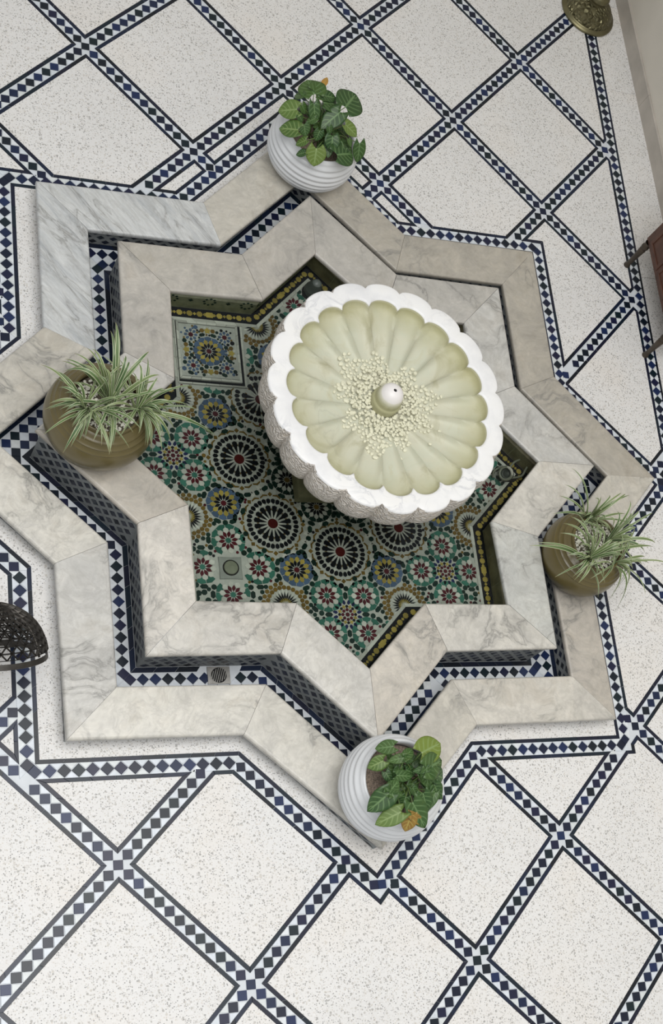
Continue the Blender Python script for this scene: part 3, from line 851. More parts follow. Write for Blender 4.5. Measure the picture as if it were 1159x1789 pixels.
# ------------------------------------------------------------------ loose things on the pool floor
hx, hy, hr = HATCH
hatch = empty('mosaic_cover', (hx, hy, Z_B), 'square mosaic tray cover with white frame in the upper left point of the pool', 'cover')
mb = MB(); mb.box((hx-hr, hy-hr, Z_B-0.001), (hx+hr, hy+hr, Z_B+0.0008)); mb.build('dark_gap', M['z_black'], hatch)   # shows as the dark joint about the tray
emit(strip_pieces([(hx-hr+0.008, hy-hr+0.020), (hx+hr-0.021, hy-hr+0.020), (hx+hr-0.021, hy+hr-0.002), (hx-hr+0.008, hy+hr-0.002)], [(hx-hr+0.018, hy-hr+0.031), (hx+hr-0.032, hy-hr+0.031), (hx+hr-0.032, hy+hr-0.013), (hx-hr+0.018, hy+hr-0.013)], Z_B+0.012, 0.045), 'white_frame', M['z_white'], hatch, 300, depth=0.012)
emit([p for p in strip_pieces([(hx-hr, hy-hr), (hx+hr, hy-hr), (hx+hr, hy+hr), (hx-hr, hy+hr)], [(hx-hr+0.005, hy-hr+0.007), (hx+hr-0.008, hy-hr+0.007), (hx+hr-0.008, hy+hr-0.002), (hx-hr+0.005, hy+hr-0.002)], Z_B+0.006, 0.06)], 'outer_fillet', M['z_white'], hatch, 300, depth=0.006)
cxh, cyh, hh = hx-0.0065, hy+0.009, hr-0.0255
mb = MB(); mb.box((cxh-hh, cyh-hh, Z_B+0.001), (cxh+hh, cyh+hh, Z_B+0.009)); mb.build('tray', M['mosaic_bed'], hatch)
B2 = {}; placed = []
flower((cxh, cyh), 0, 12, 'maroon', 'black', 'yellow', 'blue', 0.93, B2, False)
for k in range(4):
    a = PI/4+k*PI/2; c = (cxh+0.074*math.copysign(1, math.cos(a)), cyh+0.074*math.copysign(1, math.sin(a)))
    zl('maroon', starp(c, 0.0125, 0.009, 8), bucket=B2, chk=False)
    for m_ in range(8): zl('blue', rad(c, m_*PI/4, sym([(0.013, 0), (0.020, 17), (0.0275, 12), (0.029, 0)])), bucket=B2, chk=False)
    chain(c, 0.0375, 12, PI/12+k, [((cxh, cyh), 0.062)], B2, False, 0.8)
    e = (cxh+(hh-0.026)*round(math.cos(k*PI/2)), cyh+(hh-0.026)*round(math.sin(k*PI/2)))
    zl('yellow', starp(e, 0.016, 0.010, 5, k*PI/2), bucket=B2, chk=False)
    for s in (-1, 1):
        t = Vector((-math.sin(k*PI/2), math.cos(k*PI/2)))
        zl('ochre', ngon((e[0]+t.x*s*0.024, e[1]+t.y*s*0.024), 0.0105, 6, k), bucket=B2, chk=False)
        zl('white', starp((e[0]+t.x*s*0.012+math.cos(k*PI/2)*0.014, e[1]+t.y*s*0.012+math.sin(k*PI/2)*0.014), 0.008, 0.004, 5, k), bucket=B2, chk=False)
chain((cxh, cyh), 0.081, 20, 0, [], B2, False, 0.8)
for rad_, tries_ in ((0.0105, 2500), (0.0075, 3000), (0.005, 4000)):
    for _ in range(tries_):
        p = (cxh+random.uniform(-hh, hh)*0.98, cyh+random.uniform(-hh, hh)*0.98)
        if any(abs(x-p[0]) < 0.03 and math.dist(p, (x, y)) < min(r, 0.014)*0.88+rad_*0.95 for x, y, r in placed): continue
        zl(random.choice(('green', 'black', 'ochre', 'blue') if rad_ > 0.006 else ('ochre', 'green', 'black', 'blue')), ngon(p, rad_, 6, random.uniform(0, 1)), bucket=B2, chk=False)
for col_ in B2: B2[col_] = [p for p in B2[col_] if all(abs(x-cxh) < hh-0.001 and abs(y-cyh) < hh-0.001 for x, y in p)]
mosaic(B2, Z_B+0.0115, hatch)

dx, dy, dr = DRAIN
dr -= 0.004
drain = empty('pool_drain', (dx, dy, Z_B), 'square grey drain plate with round plug set in the lower left mosaic', 'drain')
M['drain'] = m_plain('grey_drain_plastic', (0.36, 0.38, 0.36), 0.4, 0.1, 25)
M['drain2'] = m_plain('drain_plug_plastic', (0.25, 0.27, 0.20), 0.4, 0.15, 30)
mb = MB(); mb.prism([(dx-dr, dy-dr, Z_B+0.005), (dx, dy-dr*0.96, Z_B+0.005), (dx+dr, dy-dr, Z_B+0.005), (dx+dr*0.96, dy, Z_B+0.005), (dx+dr, dy+dr, Z_B+0.005), (dx, dy+dr*0.96, Z_B+0.005), (dx-dr, dy+dr, Z_B+0.005), (dx-dr*0.96, dy, Z_B+0.005)], (0, 0, 1), 0.006, 0.002)
mb.build('plate', M['drain'], drain, fix=False)
mb = MB(); mb.lathe([(0.034, 0.0055), (0.034, 0.008), (0.032, 0.009), (0.030, 0.006), (0.029, 0.006)], 40, (dx, dy, Z_B)); mb.build('ring', M['dark'], drain, smooth=True)
mb = MB(); mb.lathe([(0.029, 0.006), (0.029, 0.010), (0.027, 0.012), (0.018, 0.0125), (0.001, 0.0125)], 40, (dx, dy, Z_B), True); mb.build('plug', M['drain2'], drain, smooth=True, auto=40)

# ------------------------------------------------------------------ scalloped fountain bowl
BC = (0.006, 0.002)
bowl = empty('fountain_bowl', (BC[0], BC[1], Z_B), 'large round white marble fountain bowl with twenty scallops on a pedestal in the pool', 'fountain')
NL_ = 20; SEG = 12; NT = NL_*SEG; PH = R(6)
def lobe(th):
    u = ((th-PH)/(2*PI/NL_)) % 1.0
    return math.sqrt(max(0.0, 1-(2*u-1)**2*0.97))          # 0.17 at a cusp, 1 in the middle of a scallop
def r_in(th): return 0.392+0.040*lobe(th)
def r_out(th): return 0.474+0.031*lobe(th)
Z_RIM = 0.706
def z_in(th, t):
    """height of the hollow, t = r / r_in"""
    base = 0.652+0.048*(max(0, t-0.28)/0.72)**1.6 if t > 0.28 else 0.652
    w = max(0, min(1, (t-0.22)/0.5))*max(0, min(1, (1-t)/0.08+0.45))
    return base+0.036*(1-lobe(th))**1.5*w
def ring_surface(rows, name, mat, th0=0, closed_top=False, fix=True, **kw):
    mb = MB()
    for fn in rows:
        for k in range(NT):
            th = 2*PI*k/NT+PH
            r, z = fn(th); mb.v.append((BC[0]+r*math.cos(th), BC[1]+r*math.sin(th), z))
    for i in range(len(rows)-1):
        for k in range(NT):
            j = (k+1) % NT
            mb.f.append((i*NT+k, i*NT+j, (i+1)*NT+j, (i+1)*NT+k))
    if closed_top: mb.f.append(tuple((len(rows)-1)*NT+k for k in range(NT)))
    return mb.build(name, mat, bowl, smooth=True, auto=55, fix=fix, **kw)
# outside: from the pedestal up, over the lip, to the edge of the hollow
side = [(0.150, 0.395, 0.0), (0.20, 0.405, 0.2), (0.285, 0.43, 0.5), (0.365, 0.465, 0.8), (0.425, 0.505, 1), (0.458, 0.545, 1.05), (0.475, 0.59, 1.08), (0.480, 0.63, 1.05), (0.479, 0.665, 1), (0.477, 0.688, 1), (0.4755, 0.698, 1), (0.473, 0.7045, 1), (0.468, 0.7065, 1)]
rows = [(lambda th, a=a, z=z, w=w: (a*(1+0.066*w*lobe(th)), z)) for a, z, w in side]
rows += [(lambda th: (r_in(th)*0.45+r_out(th)*0.55, Z_RIM+0.001)), (lambda th: (r_in(th)+0.010, Z_RIM+0.0005)), (lambda th: (r_in(th)+0.003, Z_RIM-0.001)), (lambda th: (r_in(th)-0.0005, Z_RIM-0.006))]
# carved relief only below the lip: slight bump
m, nt, b = nmat('carved_white_marble')
tc = N(nt, 'ShaderNodeTexCoord'); v = tc.outputs['Object']
w1 = N(nt, 'ShaderNodeTexNoise'); w1.inputs['Scale'].default_value = 14; L(nt, v, w1.inputs['Vector'])
mp = mix(nt, 0.12, (0, 0, 0), (0, 0, 0), 'ADD')
ad = N(nt, 'ShaderNodeVectorMath', operation='MULTIPLY_ADD'); L(nt, w1.outputs['Color'], ad.inputs[0]); ad.inputs[1].default_value = (0.06,)*3; L(nt, v, ad.inputs[2])
wv = N(nt, 'ShaderNodeTexWave', wave_type='RINGS'); wv.inputs['Scale'].default_value = 22; wv.inputs['Distortion'].default_value = 9; wv.inputs['Detail'].default_value = 1.5; wv.inputs['Detail Scale'].default_value = 2.2
L(nt, ad.outputs[0], wv.inputs['Vector'])
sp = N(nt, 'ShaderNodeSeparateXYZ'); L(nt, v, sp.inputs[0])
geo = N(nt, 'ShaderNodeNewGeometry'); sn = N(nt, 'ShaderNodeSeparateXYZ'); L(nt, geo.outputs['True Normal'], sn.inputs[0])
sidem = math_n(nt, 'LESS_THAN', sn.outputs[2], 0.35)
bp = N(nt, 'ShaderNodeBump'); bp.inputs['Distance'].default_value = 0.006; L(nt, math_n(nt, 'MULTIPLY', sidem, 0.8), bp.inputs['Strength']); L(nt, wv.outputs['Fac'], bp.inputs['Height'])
L(nt, bp.outputs[0], b.inputs['Normal'])
cl = noise(nt, v, 6, 5, 0.6)
base = ramp(nt, cl, [(0.3, (0.66, 0.66, 0.665)), (0.5, (0.76, 0.755, 0.745)), (0.75, (0.76, 0.75, 0.72))])
nv = noise(nt, v, 9, 5, 0.6, 1.0); dv = math_n(nt, 'ABSOLUTE', math_n(nt, 'SUBTRACT', nv, 0.5))
mk = ramp(nt, noise(nt, v, 3.1, 2), [(0.48, (0,)*3), (0.62, (1,)*3)])
base = mix(nt, math_n(nt, 'MULTIPLY', math_n(nt, 'MULTIPLY', ramp(nt, dv, [(0, (1,)*3), (0.02, (0.5,)*3), (0.06, (0,)*3)]), mk), 0.62), base, (0.42, 0.43, 0.46))
relief_shade = ramp(nt, wv.outputs['Fac'], [(0.1, (0.80, 0.76, 0.70)), (0.6, (1, 1, 1))])
base = mix(nt, math_n(nt, 'MULTIPLY', sidem, 0.9), base, mix(nt, 1.0, base, mix(nt, 1.0, relief_shade, (0.82, 0.765, 0.70), 'MULTIPLY'), 'MULTIPLY'))  # shade of the bowl sides and carved hollows painted into the colour
L(nt, base, b.inputs['Base Color']); b.inputs['Roughness'].default_value = 0.45
M['carved'] = m
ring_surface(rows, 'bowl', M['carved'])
# hollow: cream marble stained by algae
m, nt, b = nmat('algae_stained_marble')
tc = N(nt, 'ShaderNodeTexCoord'); v = tc.outputs['Object']
f = noise(nt, v, 7, 5, 0.6, 0.8)
c = ramp(nt, f, [(0.28, (0.47, 0.455, 0.35)), (0.43, (0.61, 0.60, 0.525)), (0.58, (0.59, 0.60, 0.535)), (0.76, (0.54, 0.51, 0.39))])
nv = noise(nt, v, 5, 5, 0.6, 1.4); dv = math_n(nt, 'ABSOLUTE', math_n(nt, 'SUBTRACT', nv, 0.5))
mk = ramp(nt, noise(nt, v, 2.7, 2), [(0.5, (0,)*3), (0.65, (1,)*3)])
c = mix(nt, math_n(nt, 'MULTIPLY', math_n(nt, 'MULTIPLY', ramp(nt, dv, [(0, (1,)*3), (0.012, (0.4,)*3), (0.04, (0,)*3)]), mk), 0.4), c, (0.35, 0.35, 0.30))
fl = N(nt, 'ShaderNodeVectorMath', operation='MULTIPLY'); L(nt, v, fl.inputs[0]); fl.inputs[1].default_value = (1, 1, 0)
ln = N(nt, 'ShaderNodeVectorMath', operation='LENGTH'); L(nt, fl.outputs[0], ln.inputs[0])
rr = math_n(nt, 'ADD', ln.outputs['Value'], math_n(nt, 'MULTIPLY', math_n(nt, 'SUBTRACT', noise(nt, v, 11, 3), 0.5), 0.10))
c = mix(nt, ramp(nt, rr, [(0.30, (0,)*3), (0.385, (0.42,)*3), (0.43, (0.80,)*3)]), c, (0.42, 0.40, 0.23))      # algae thickest at the tips of the flutes
L(nt, c, b.inputs['Base Color']); b.inputs['Roughness'].default_value = 0.5
M['hollow'] = m
ts = [1.0, 0.992, 0.982, 0.965, 0.94, 0.90, 0.85, 0.79, 0.72, 0.64, 0.55, 0.46, 0.36, 0.26, 0.14, 0.03]
rows = [(lambda th: (r_in(th)-0.0005, Z_RIM-0.006))]
for t in ts[1:]:
    drop = lambda th, t=t: (r_in(th)*t, min(z_in(th, t), Z_RIM-0.006)-(0.030*(1-math.exp(-(1-t)*45)) if True else 0))
    rows.append(drop)
def z_hollow(x, y):
    th = math.atan2(y-BC[1], x-BC[0]); t = math.hypot(x-BC[0], y-BC[1])/r_in(th)
    return z_in(th, t)-0.030*(1-math.exp(-(1-t)*45))
ring_surface(rows, 'hollow', M['hollow'], closed_top=True, label='cream hollow with fluted lobes, stained greenish')
M['bowl_water'] = m_water('bowl_water', (0.955, 0.955, 0.905))
mb = MB()
mb.poly([(BC[0]+(r_in(2*PI*k/NT+PH)-0.002)*math.cos(2*PI*k/NT+PH), BC[1]+(r_in(2*PI*k/NT+PH)-0.002)*math.sin(2*PI*k/NT+PH), 0.692) for k in range(NT)])
mb.build('water', M['bowl_water'], bowl, fix=False, label='clear greenish water filling the bowl')
# nozzle
m, nt, b = nmat('nozzle_stone'); tc = N(nt, 'ShaderNodeTexCoord'); sp = N(nt, 'ShaderNodeSeparateXYZ'); L(nt, tc.outputs['Object'], sp.inputs[0])
hgt = math_n(nt, 'ADD', sp.outputs[2], math_n(nt, 'MULTIPLY', math_n(nt, 'SUBTRACT', noise(nt, tc.outputs['Object'], 25, 3), 0.5), 0.02))
mr = N(nt, 'ShaderNodeMapRange'); mr.inputs[1].default_value = 0.700; mr.inputs[2].default_value = 0.722; L(nt, hgt, mr.inputs[0])
L(nt, ramp(nt, mr.outputs[0], [(0, (0.42, 0.41, 0.27)), (0.7, (0.62, 0.60, 0.50)), (1, (0.74, 0.71, 0.69))]), b.inputs['Base Color']); b.inputs['Roughness'].default_value = 0.4
M['nozzle'] = m
mb = MB(); mb.lathe([(0.063, 0.630), (0.063, 0.656), (0.062, 0.664), (0.058, 0.668), (0.0555, 0.670), (0.0553, 0.678), (0.0545, 0.690), (0.0515, 0.706), (0.044, 0.726), (0.032, 0.741), (0.018, 0.747), (0.0075, 0.749), (0.0065, 0.747), (0.0062, 0.720)], 40, (BC[0], BC[1], 0))
mb.build('nozzle', M['nozzle'], bowl, smooth=True, auto=50, label='blunt domed nozzle with a small dark hole on top')
mb = MB(); mb.lathe([(0.0066, 0.7462), (0.001, 0.7462)], 16, (BC[0], BC[1], 0), True); mb.build('nozzle_hole', M['dark'], bowl)
# pedestal
M['pedestal'] = m_plain('stained_pedestal_marble', (0.36, 0.335, 0.20), 0.5, 0.3, 9)
mb = MB()
def sqr(h, z, n=8):
    return [(BC[0]-0.004+sx*h, BC[1]-0.004+sy*h, z) for sx, sy in ((-1,-1),(1,-1),(1,1),(-1,1))]
lv = [(0.185, 0.030), (0.185, 0.085), (0.179, 0.092), (0.15, 0.10)]
for i, (h, z) in enumerate(lv):
    mb.v += sqr(h, z)
for i in range(len(lv)-1):
    for k in range(4): mb.f.append((4*i+k, 4*i+(k+1) % 4, 4*i+4+(k+1) % 4, 4*i+4+k))
mb.f.append((12, 13, 14, 15)); mb.f.append((3, 2, 1, 0))
mb.build('plinth', M['pedestal'], bowl, bevel=0.003)
mb = MB(); mb.lathe([(0.15, 0.098), (0.15, 0.115), (0.135, 0.13), (0.105, 0.16), (0.09, 0.22), (0.09, 0.27), (0.105, 0.33), (0.135, 0.375), (0.155, 0.397)], 40, (BC[0], BC[1], 0)); mb.build('shaft', M['pedestal'], bowl, smooth=True)

# white gravel lying in the hollow
M['pebble'] = m_plain('white_pebble', (0.78, 0.765, 0.66), 0.55, 0.06, 60)
def pebble_mesh(seed):
    rnd = random.Random(seed); bm = bmesh.new(); bmesh.ops.create_icosphere(bm, subdivisions=1, radius=1)
    sx, sy, sz = rnd.uniform(0.8, 1.3), rnd.uniform(0.65, 0.95), rnd.uniform(0.5, 0.8)
    for v_ in bm.verts:
        k = rnd.uniform(0.82, 1.15); v_.co = Vector((v_.co.x*sx*k, v_.co.y*sy*k, v_.co.z*sz*k))
    me = D.meshes.new('pebble'); bm.to_mesh(me); bm.free()
    for p in me.polygons: p.use_smooth = rnd.random() < 0.12
    me.materials.append(M['pebble']); return me
pebs = [pebble_mesh(k) for k in range(12)]
rnd = random.Random(3); spots = []
tries = 0
while len(spots) < 640 and tries < 60000:
    tries += 1
    a = rnd.uniform(0, 2*PI); r = 0.055+abs(rnd.gauss(0, 0.088)) if rnd.random() < 0.7 else rnd.uniform(0.06, 0.215)
    lim = 0.175+0.045*math.sin(3*a+1.2)*0.6+0.03*math.sin(9*a)+rnd.uniform(0, 0.035)
    if r > lim or r < 0.068: continue
    x, y = BC[0]+r*math.cos(a), BC[1]+r*math.sin(a); s = rnd.uniform(0.0072, 0.0125)
    lay = 0
    near = [q for q in spots if math.dist((x, y), q[:2]) < (s+q[2])*0.80]
    if len(near) > (1 if r < 0.15 else 0): continue
    spots.append((x, y, s, max([q[3] for q in near], default=-1)+1))
def put_pebble(q, o):
    x, y, s, lay = q
    o.location = (x, y, z_hollow(x, y)+s*0.45+lay*0.007); o.scale = (s, s, s); o.rotation_euler = (rnd.uniform(-0.3, 0.3), rnd.uniform(-0.3, 0.3), rnd.uniform(0, 6.28))
LONE = [(0.223, -0.113, 'single white pebble lying apart from the gravel, right of the nozzle in the bowl'), (0.164, -0.182, 'single white pebble lying apart, lower right of the gravel in the bowl'), (0.031, -0.248, 'single white pebble lying apart below the gravel, lowest in the bowl')]
spots.sort(key=lambda q: (-q[3], -q[2]))
for dx_, dy_, lab in LONE:
    o = D.objects.new('pebble', pebs[3]); COL.objects.link(o); put_pebble((BC[0]+dx_, BC[1]+dy_, 0.0095, 0), o); props(o, lab, 'pebble', 'white pebbles in the fountain bowl')
for q in spots[:297]:
    o = D.objects.new('pebble', rnd.choice(pebs)); COL.objects.link(o); put_pebble(q, o)
    props(o, 'small rounded white pebble in the gravel around the nozzle of the fountain bowl', 'pebble', 'white pebbles in the fountain bowl')
bm = bmesh.new()
for q in spots[297:]:
    x, y, s, lay = q; me = rnd.choice(pebs); n0 = len(bm.verts); bm.from_mesh(me); bm.verts.ensure_lookup_table()
    mt = Matrix.Translation((x, y, z_hollow(x, y)+s*0.45+lay*0.007)) @ Matrix.Rotation(rnd.uniform(0, 6.28), 4, 'Z') @ Matrix.Scale(s, 4)
    for v_ in bm.verts[n0:]: v_.co = mt @ v_.co
me = D.meshes.new('fountain_gravel'); bm.to_mesh(me); bm.free(); me.materials.append(M['pebble'])
o = D.objects.new('fountain_gravel', me); COL.objects.link(o)
props(o, 'bed of small white gravel under the loose pebbles in the fountain bowl', 'gravel', None, 'stuff')

# ------------------------------------------------------------------ lamps on the pool floor
M['lampgrey'] = m_plain('grey_green_plastic', (0.075, 0.09, 0.08), 0.45, 0.15, 30)
M['cable'] = m_plain('grey_cable', (0.24, 0.25, 0.20), 0.5)
PX_, PY_ = 0.004, 0.848
l1 = empty('pool_pump', (PX_, PY_, Z_B), 'grey bulbous pump standing in the upper point of the pool', 'pump')
mb = MB(); mb.lathe([(0.026, 0.0), (0.036, 0.006), (0.040, 0.022), (0.037, 0.034), (0.0375, 0.038), (0.0345, 0.041), (0.031, 0.062), (0.024, 0.080), (0.015, 0.092), (0.002, 0.096)], 28, (PX_, PY_, Z_B+0.004), True); mb.build('housing', M['lampgrey'], l1, smooth=True, auto=45)
mb = MB(); mb.lathe([(0.042, 0.0), (0.042, 0.004), (0.02, 0.006)], 28, (PX_, PY_, Z_B), True); mb.build('foot', M['dark'], l1)
for k in range(6):
    a = k*PI/3; mb = MB(); mb.tube([(PX_+0.0385*math.cos(a), PY_+0.0385*math.sin(a), Z_B+0.012), (PX_+0.040*math.cos(a), PY_+0.040*math.sin(a), Z_B+0.028)], 0.002, 4); mb.build('rib', M['lampgrey'], l1)
lx, ly = 0.872, -0.012
l2 = empty('pool_spotlight', (lx, ly, Z_B), 'grey underwater spotlight with coiled cables in the right hand point of the pool', 'spotlight')
ax = Vector((-0.66, -0.28, 0.70)).normalized(); e1 = ax.cross(Vector((0, 0, 1))).normalized(); e2 = ax.cross(e1)
def ax_lathe(prof, c, n=28, cap=False):
    mb = MB()
    for r, h in prof:
        for k in range(n):
            a = 2*PI*k/n; mb.v.append(tuple(Vector(c)+ax*h+(e1*math.cos(a)+e2*math.sin(a))*r))
    for i in range(len(prof)-1):
        for k in range(n): j = (k+1) % n; mb.f.append((i*n+k, i*n+j, (i+1)*n+j, (i+1)*n+k))
    if cap: mb.f.append(tuple((len(prof)-1)*n+k for k in range(n)))
    return mb
cc = (lx, ly, Z_B+0.025)
ax_lathe([(0.016, 0.0), (0.026, 0.008), (0.029, 0.03), (0.029, 0.06), (0.027, 0.066)], cc).build('barrel', M['lampgrey'], l2, smooth=True, auto=45)
ax_lathe([(0.029, 0.055), (0.035, 0.058), (0.035, 0.066), (0.030, 0.070), (0.024, 0.068)], cc).build('bezel', M['cable'], l2, smooth=True, auto=45)
ax_lathe([(0.0265, 0.066), (0.024, 0.050), (0.018, 0.040), (0.017, 0.043), (0.001, 0.043)], cc, cap=True).build('lens', M['lampgrey'], l2, smooth=True)
mb = MB(); mb.box((lx-0.025, ly-0.03, Z_B), (lx+0.035, ly+0.03, Z_B+0.010)); mb.build('stand', M['dark'], l2, bevel=0.003)
def spline(pts, n=8):
    pts = [Vector(p) for p in pts]; out = []
    for i in range(len(pts)-1):
        p0, p1, p2, p3 = pts[max(i-1, 0)], pts[i], pts[i+1], pts[min(i+2, len(pts)-1)]
        for k in range(n):
            t = k/n; out.append(0.5*((2*p1)+(p2-p0)*t+(2*p0-5*p1+4*p2-p3)*t*t+(3*p1-p0-3*p2+p3)*t**3))
    return out+[pts[-1]]
for pts in ([(0.98, 0.123, 0.05), (0.98, 0.092, 0.055), (0.948, 0.065, 0.055), (0.905, 0.045, 0.055), (0.872, 0.01, 0.05)], [(0.872, -0.012, 0.045), (0.846, 0.017, 0.05), (0.819, 0.013, 0.045), (0.796, -0.003, 0.038), (0.790, -0.03, 0.036)], [(0.88, -0.03, 0.04), (0.935, -0.02, 0.045), (0.96, 0.011, 0.05), (0.972, 0.028, 0.055)]):
    mb = MB(); mb.tube([(x, y, z+0.012) for x, y, z in spline(pts)], 0.0052, 8); mb.build('cable', M['cable'], l2, smooth=True)

# ------------------------------------------------------------------ plants in pots
def m_leaf(name, base, vein, edge, k=5.0):
    m, nt, b = nmat(name)
    uv = N(nt, 'ShaderNodeUVMap'); sp = N(nt, 'ShaderNodeSeparateXYZ'); L(nt, uv.outputs[0], sp.inputs[0])
    u = math_n(nt, 'ABSOLUTE', math_n(nt, 'SUBTRACT', sp.outputs[0], 0.5)); v = sp.outputs[1]
    mid = ramp(nt, u, [(0.0, (1,)*3), (0.022, (0.8,)*3), (0.06, (0,)*3)])
    q = math_n(nt, 'FRACT', math_n(nt, 'MULTIPLY', math_n(nt, 'SUBTRACT', v, math_n(nt, 'MULTIPLY', u, 0.75)), k))
    d = math_n(nt, 'ABSOLUTE', math_n(nt, 'SUBTRACT', q, 0.5))
    sv = ramp(nt, d, [(0.0, (0.8,)*3), (0.07, (0.5,)*3), (0.2, (0,)*3)])
    sv = math_n(nt, 'MULTIPLY', sv, ramp(nt, u, [(0.3, (1,)*3), (0.48, (0.2,)*3)]))
    oi = N(nt, 'ShaderNodeObjectInfo')
    bc = mix(nt, 1.0, base, ramp(nt, oi.outputs['Random'], [(0, (0.6, 0.72, 0.7)), (0.5, (1, 1, 1)), (1, (1.5, 1.25, 1.0))]), 'MULTIPLY')
    tc = N(nt, 'ShaderNodeTexCoord')
    bc = mix(nt, ramp(nt, noise(nt, tc.outputs['Object'], 40, 3), [(0.45, (0,)*3), (0.75, (0.35,)*3)]), bc, edge)
    c = mix(nt, math_n(nt, 'MAXIMUM', mid, sv), bc, vein)
    L(nt, c, b.inputs['Base Color']); b.inputs['Roughness'].default_value = 0.42; b.inputs['Specular IOR Level'].default_value = 0.4
    return m
M['leaf'] = m_leaf('arrowhead_leaf', (0.036, 0.085, 0.022), (0.13, 0.22, 0.085), (0.07, 0.11, 0.025))
M['leaf_pale'] = m_leaf('pale_leaf', (0.10, 0.165, 0.036), (0.22, 0.30, 0.11), (0.14, 0.18, 0.04))
M['leaf_dead'] = m_leaf('withered_leaf', (0.30, 0.17, 0.035), (0.38, 0.30, 0.08), (0.14, 0.06, 0.02))
M['stem'] = m_plain('green_stem', (0.10, 0.16, 0.04), 0.5)
def leaf_mesh(bx, tp, wd, mat, parent, roll=0.0):
    B, T = Vector(bx), Vector(tp); ax = T-B; Ln = ax.length; ax.normalize()
    up = Vector((random.uniform(-0.2, 0.2)-0.15, random.uniform(-0.2, 0.2)-0.15, 1)); sd = ax.cross(up).normalized(); nn = sd.cross(ax).normalized()
    nu, nv = 8, 10; vs, fs, uvs = [], [], []
    cup = random.uniform(0.05, 0.2); droop = random.uniform(0.05, 0.22); wav = random.uniform(0.0, 0.03); ph = random.uniform(0, 6)
    for j in range(nv+1):
        v = j/nv
        hw = 0.5*wd*Ln*(math.sin(PI*(v*0.84+0.16))**0.85)*(1 if v < 1 else 0.02)
        for i in range(nu+1):
            u = i/nu*2-1
            y = Ln*(v-0.30*abs(u)**1.4*(1-v)**1.5); x = hw*u
            z = cup*abs(u)*hw-droop*Ln*v*v+wav*Ln*math.sin(ph+v*9+u*3)*abs(u)
            p = B+ax*(y+Ln*0.0)+sd*x+nn*(z+droop*0.5*Ln*v)
            vs.append(tuple(p)); uvs.append((i/nu, v))
    for j in range(nv):
        for i in range(nu):
            a = j*(nu+1)+i; fs.append((a, a+1, a+nu+2, a+nu+1))
    me = D.meshes.new('leaf'); o0 = tuple(B)
    me.from_pydata([(x-o0[0], y-o0[1], z-o0[2]) for x, y, z in vs], [], fs)
    ul = me.uv_layers.new(name='UVMap')
    for lp in me.loops: ul.data[lp.index].uv = uvs[lp.vertex_index]
    for p in me.polygons: p.use_smooth = True
    me.materials.append(mat); o = D.objects.new('leaf', me); COL.objects.link(o); o.parent = parent; o.location = B-wloc(parent)
    md = o.modifiers.new('thickness', 'SOLIDIFY'); md.thickness = 0.0008
    return o
def pot(name, c, prof, mat, label, cat, rim_r, soil_z, soil_mat, group=None):
    t = empty(name, c, label, cat, group)
    mb = MB(); mb.lathe(prof, 72, c); mb.f.append(tuple(range(72))[::-1])
    mb.build('pot', mat, t, smooth=True, auto=60)
    mb = MB(); rn = random.Random(5); n = 40
    for k, r in enumerate((rim_r*0.985, rim_r*0.75, rim_r*0.5, rim_r*0.25, 0.004)):
        for i in range(n):
            a = 2*PI*i/n; mb.v.append((c[0]+r*math.cos(a), c[1]+r*math.sin(a), c[2]+soil_z+0.010*(1-(r/rim_r)**2)+rn.uniform(-0.002, 0.002)))
    for k in range(4):
        for i in range(n): j = (i+1) % n; mb.f.append((k*n+i, k*n+j, (k+1)*n+j, (k+1)*n+i))
    mb.f.append(tuple(4*n+i for i in range(n)))
    mb.build('soil', soil_mat, t, smooth=True)
    return t
M['glazed_white'] = m_plain('white_ceramic', (0.66, 0.67, 0.68), 0.24, 0.02, 5)
M['olive'] = None
m, nt, b = nmat('olive_ceramic'); v = coords(nt)
f = noise(nt, v, 4, 3); sp = N(nt, 'ShaderNodeSeparateXYZ'); L(nt, v, sp.inputs[0])
L(nt, ramp(nt, f, [(0.3, (0.098, 0.079, 0.029)), (0.7, (0.140, 0.110, 0.042))]), b.inputs['Base Color']); b.inputs['Roughness'].default_value = 0.28
M['olive'] = m
M['soil'] = m_plain('gritty_brown_soil', (0.20, 0.155, 0.12), 0.9, 0.6, 150)
M['dark_soil'] = m_plain('dark_soil', (0.10, 0.085, 0.06), 0.9, 0.5, 120)
def white_prof():
    key = [(0.105, 0.0), (0.135, 0.012), (0.172, 0.045), (0.194, 0.085), (0.2045, 0.125), (0.2045, 0.16), (0.197, 0.20), (0.184, 0.234), (0.171, 0.255), (0.164, 0.264)]
    pts = spline([(r, z, 0) for r, z in key], 9); out = []
    for p in pts:
        r, z = p.x, p.y
        w = max(0, min(1, (z-0.05)/0.03))*max(0, min(1, (0.262-z)/0.02))
        out.append((r+0.0032*w*math.sin(z*2*PI/0.0285), z))
    return out+[(0.162, 0.268), (0.157, 0.2695), (0.152, 0.266), (0.149, 0.25), (0.152, 0.225), (0.154, 0.215)]
def olive_prof(k=1.0):
    key = [(0.12, 0.0), (0.155, 0.012), (0.187, 0.05), (0.205, 0.10), (0.2095, 0.14), (0.204, 0.18), (0.190, 0.212), (0.170, 0.238), (0.150, 0.255), (0.139, 0.262)]
    out = []
    for p in spline([(r, z, 0) for r, z in key], 8):
        r, z = p.x, p.y
        for zc, h in ((0.205, 0.0035), (0.226, 0.004), (0.244, 0.004)): r += h*math.exp(-((z-zc)/0.0028)**2)
        out.append((r*k, z*k))
    return out+[(r*k, z*k) for r, z in ((0.139, 0.268), (0.139, 0.278), (0.1355, 0.2835), (0.130, 0.2835), (0.1265, 0.278), (0.126, 0.265), (0.129, 0.24))]
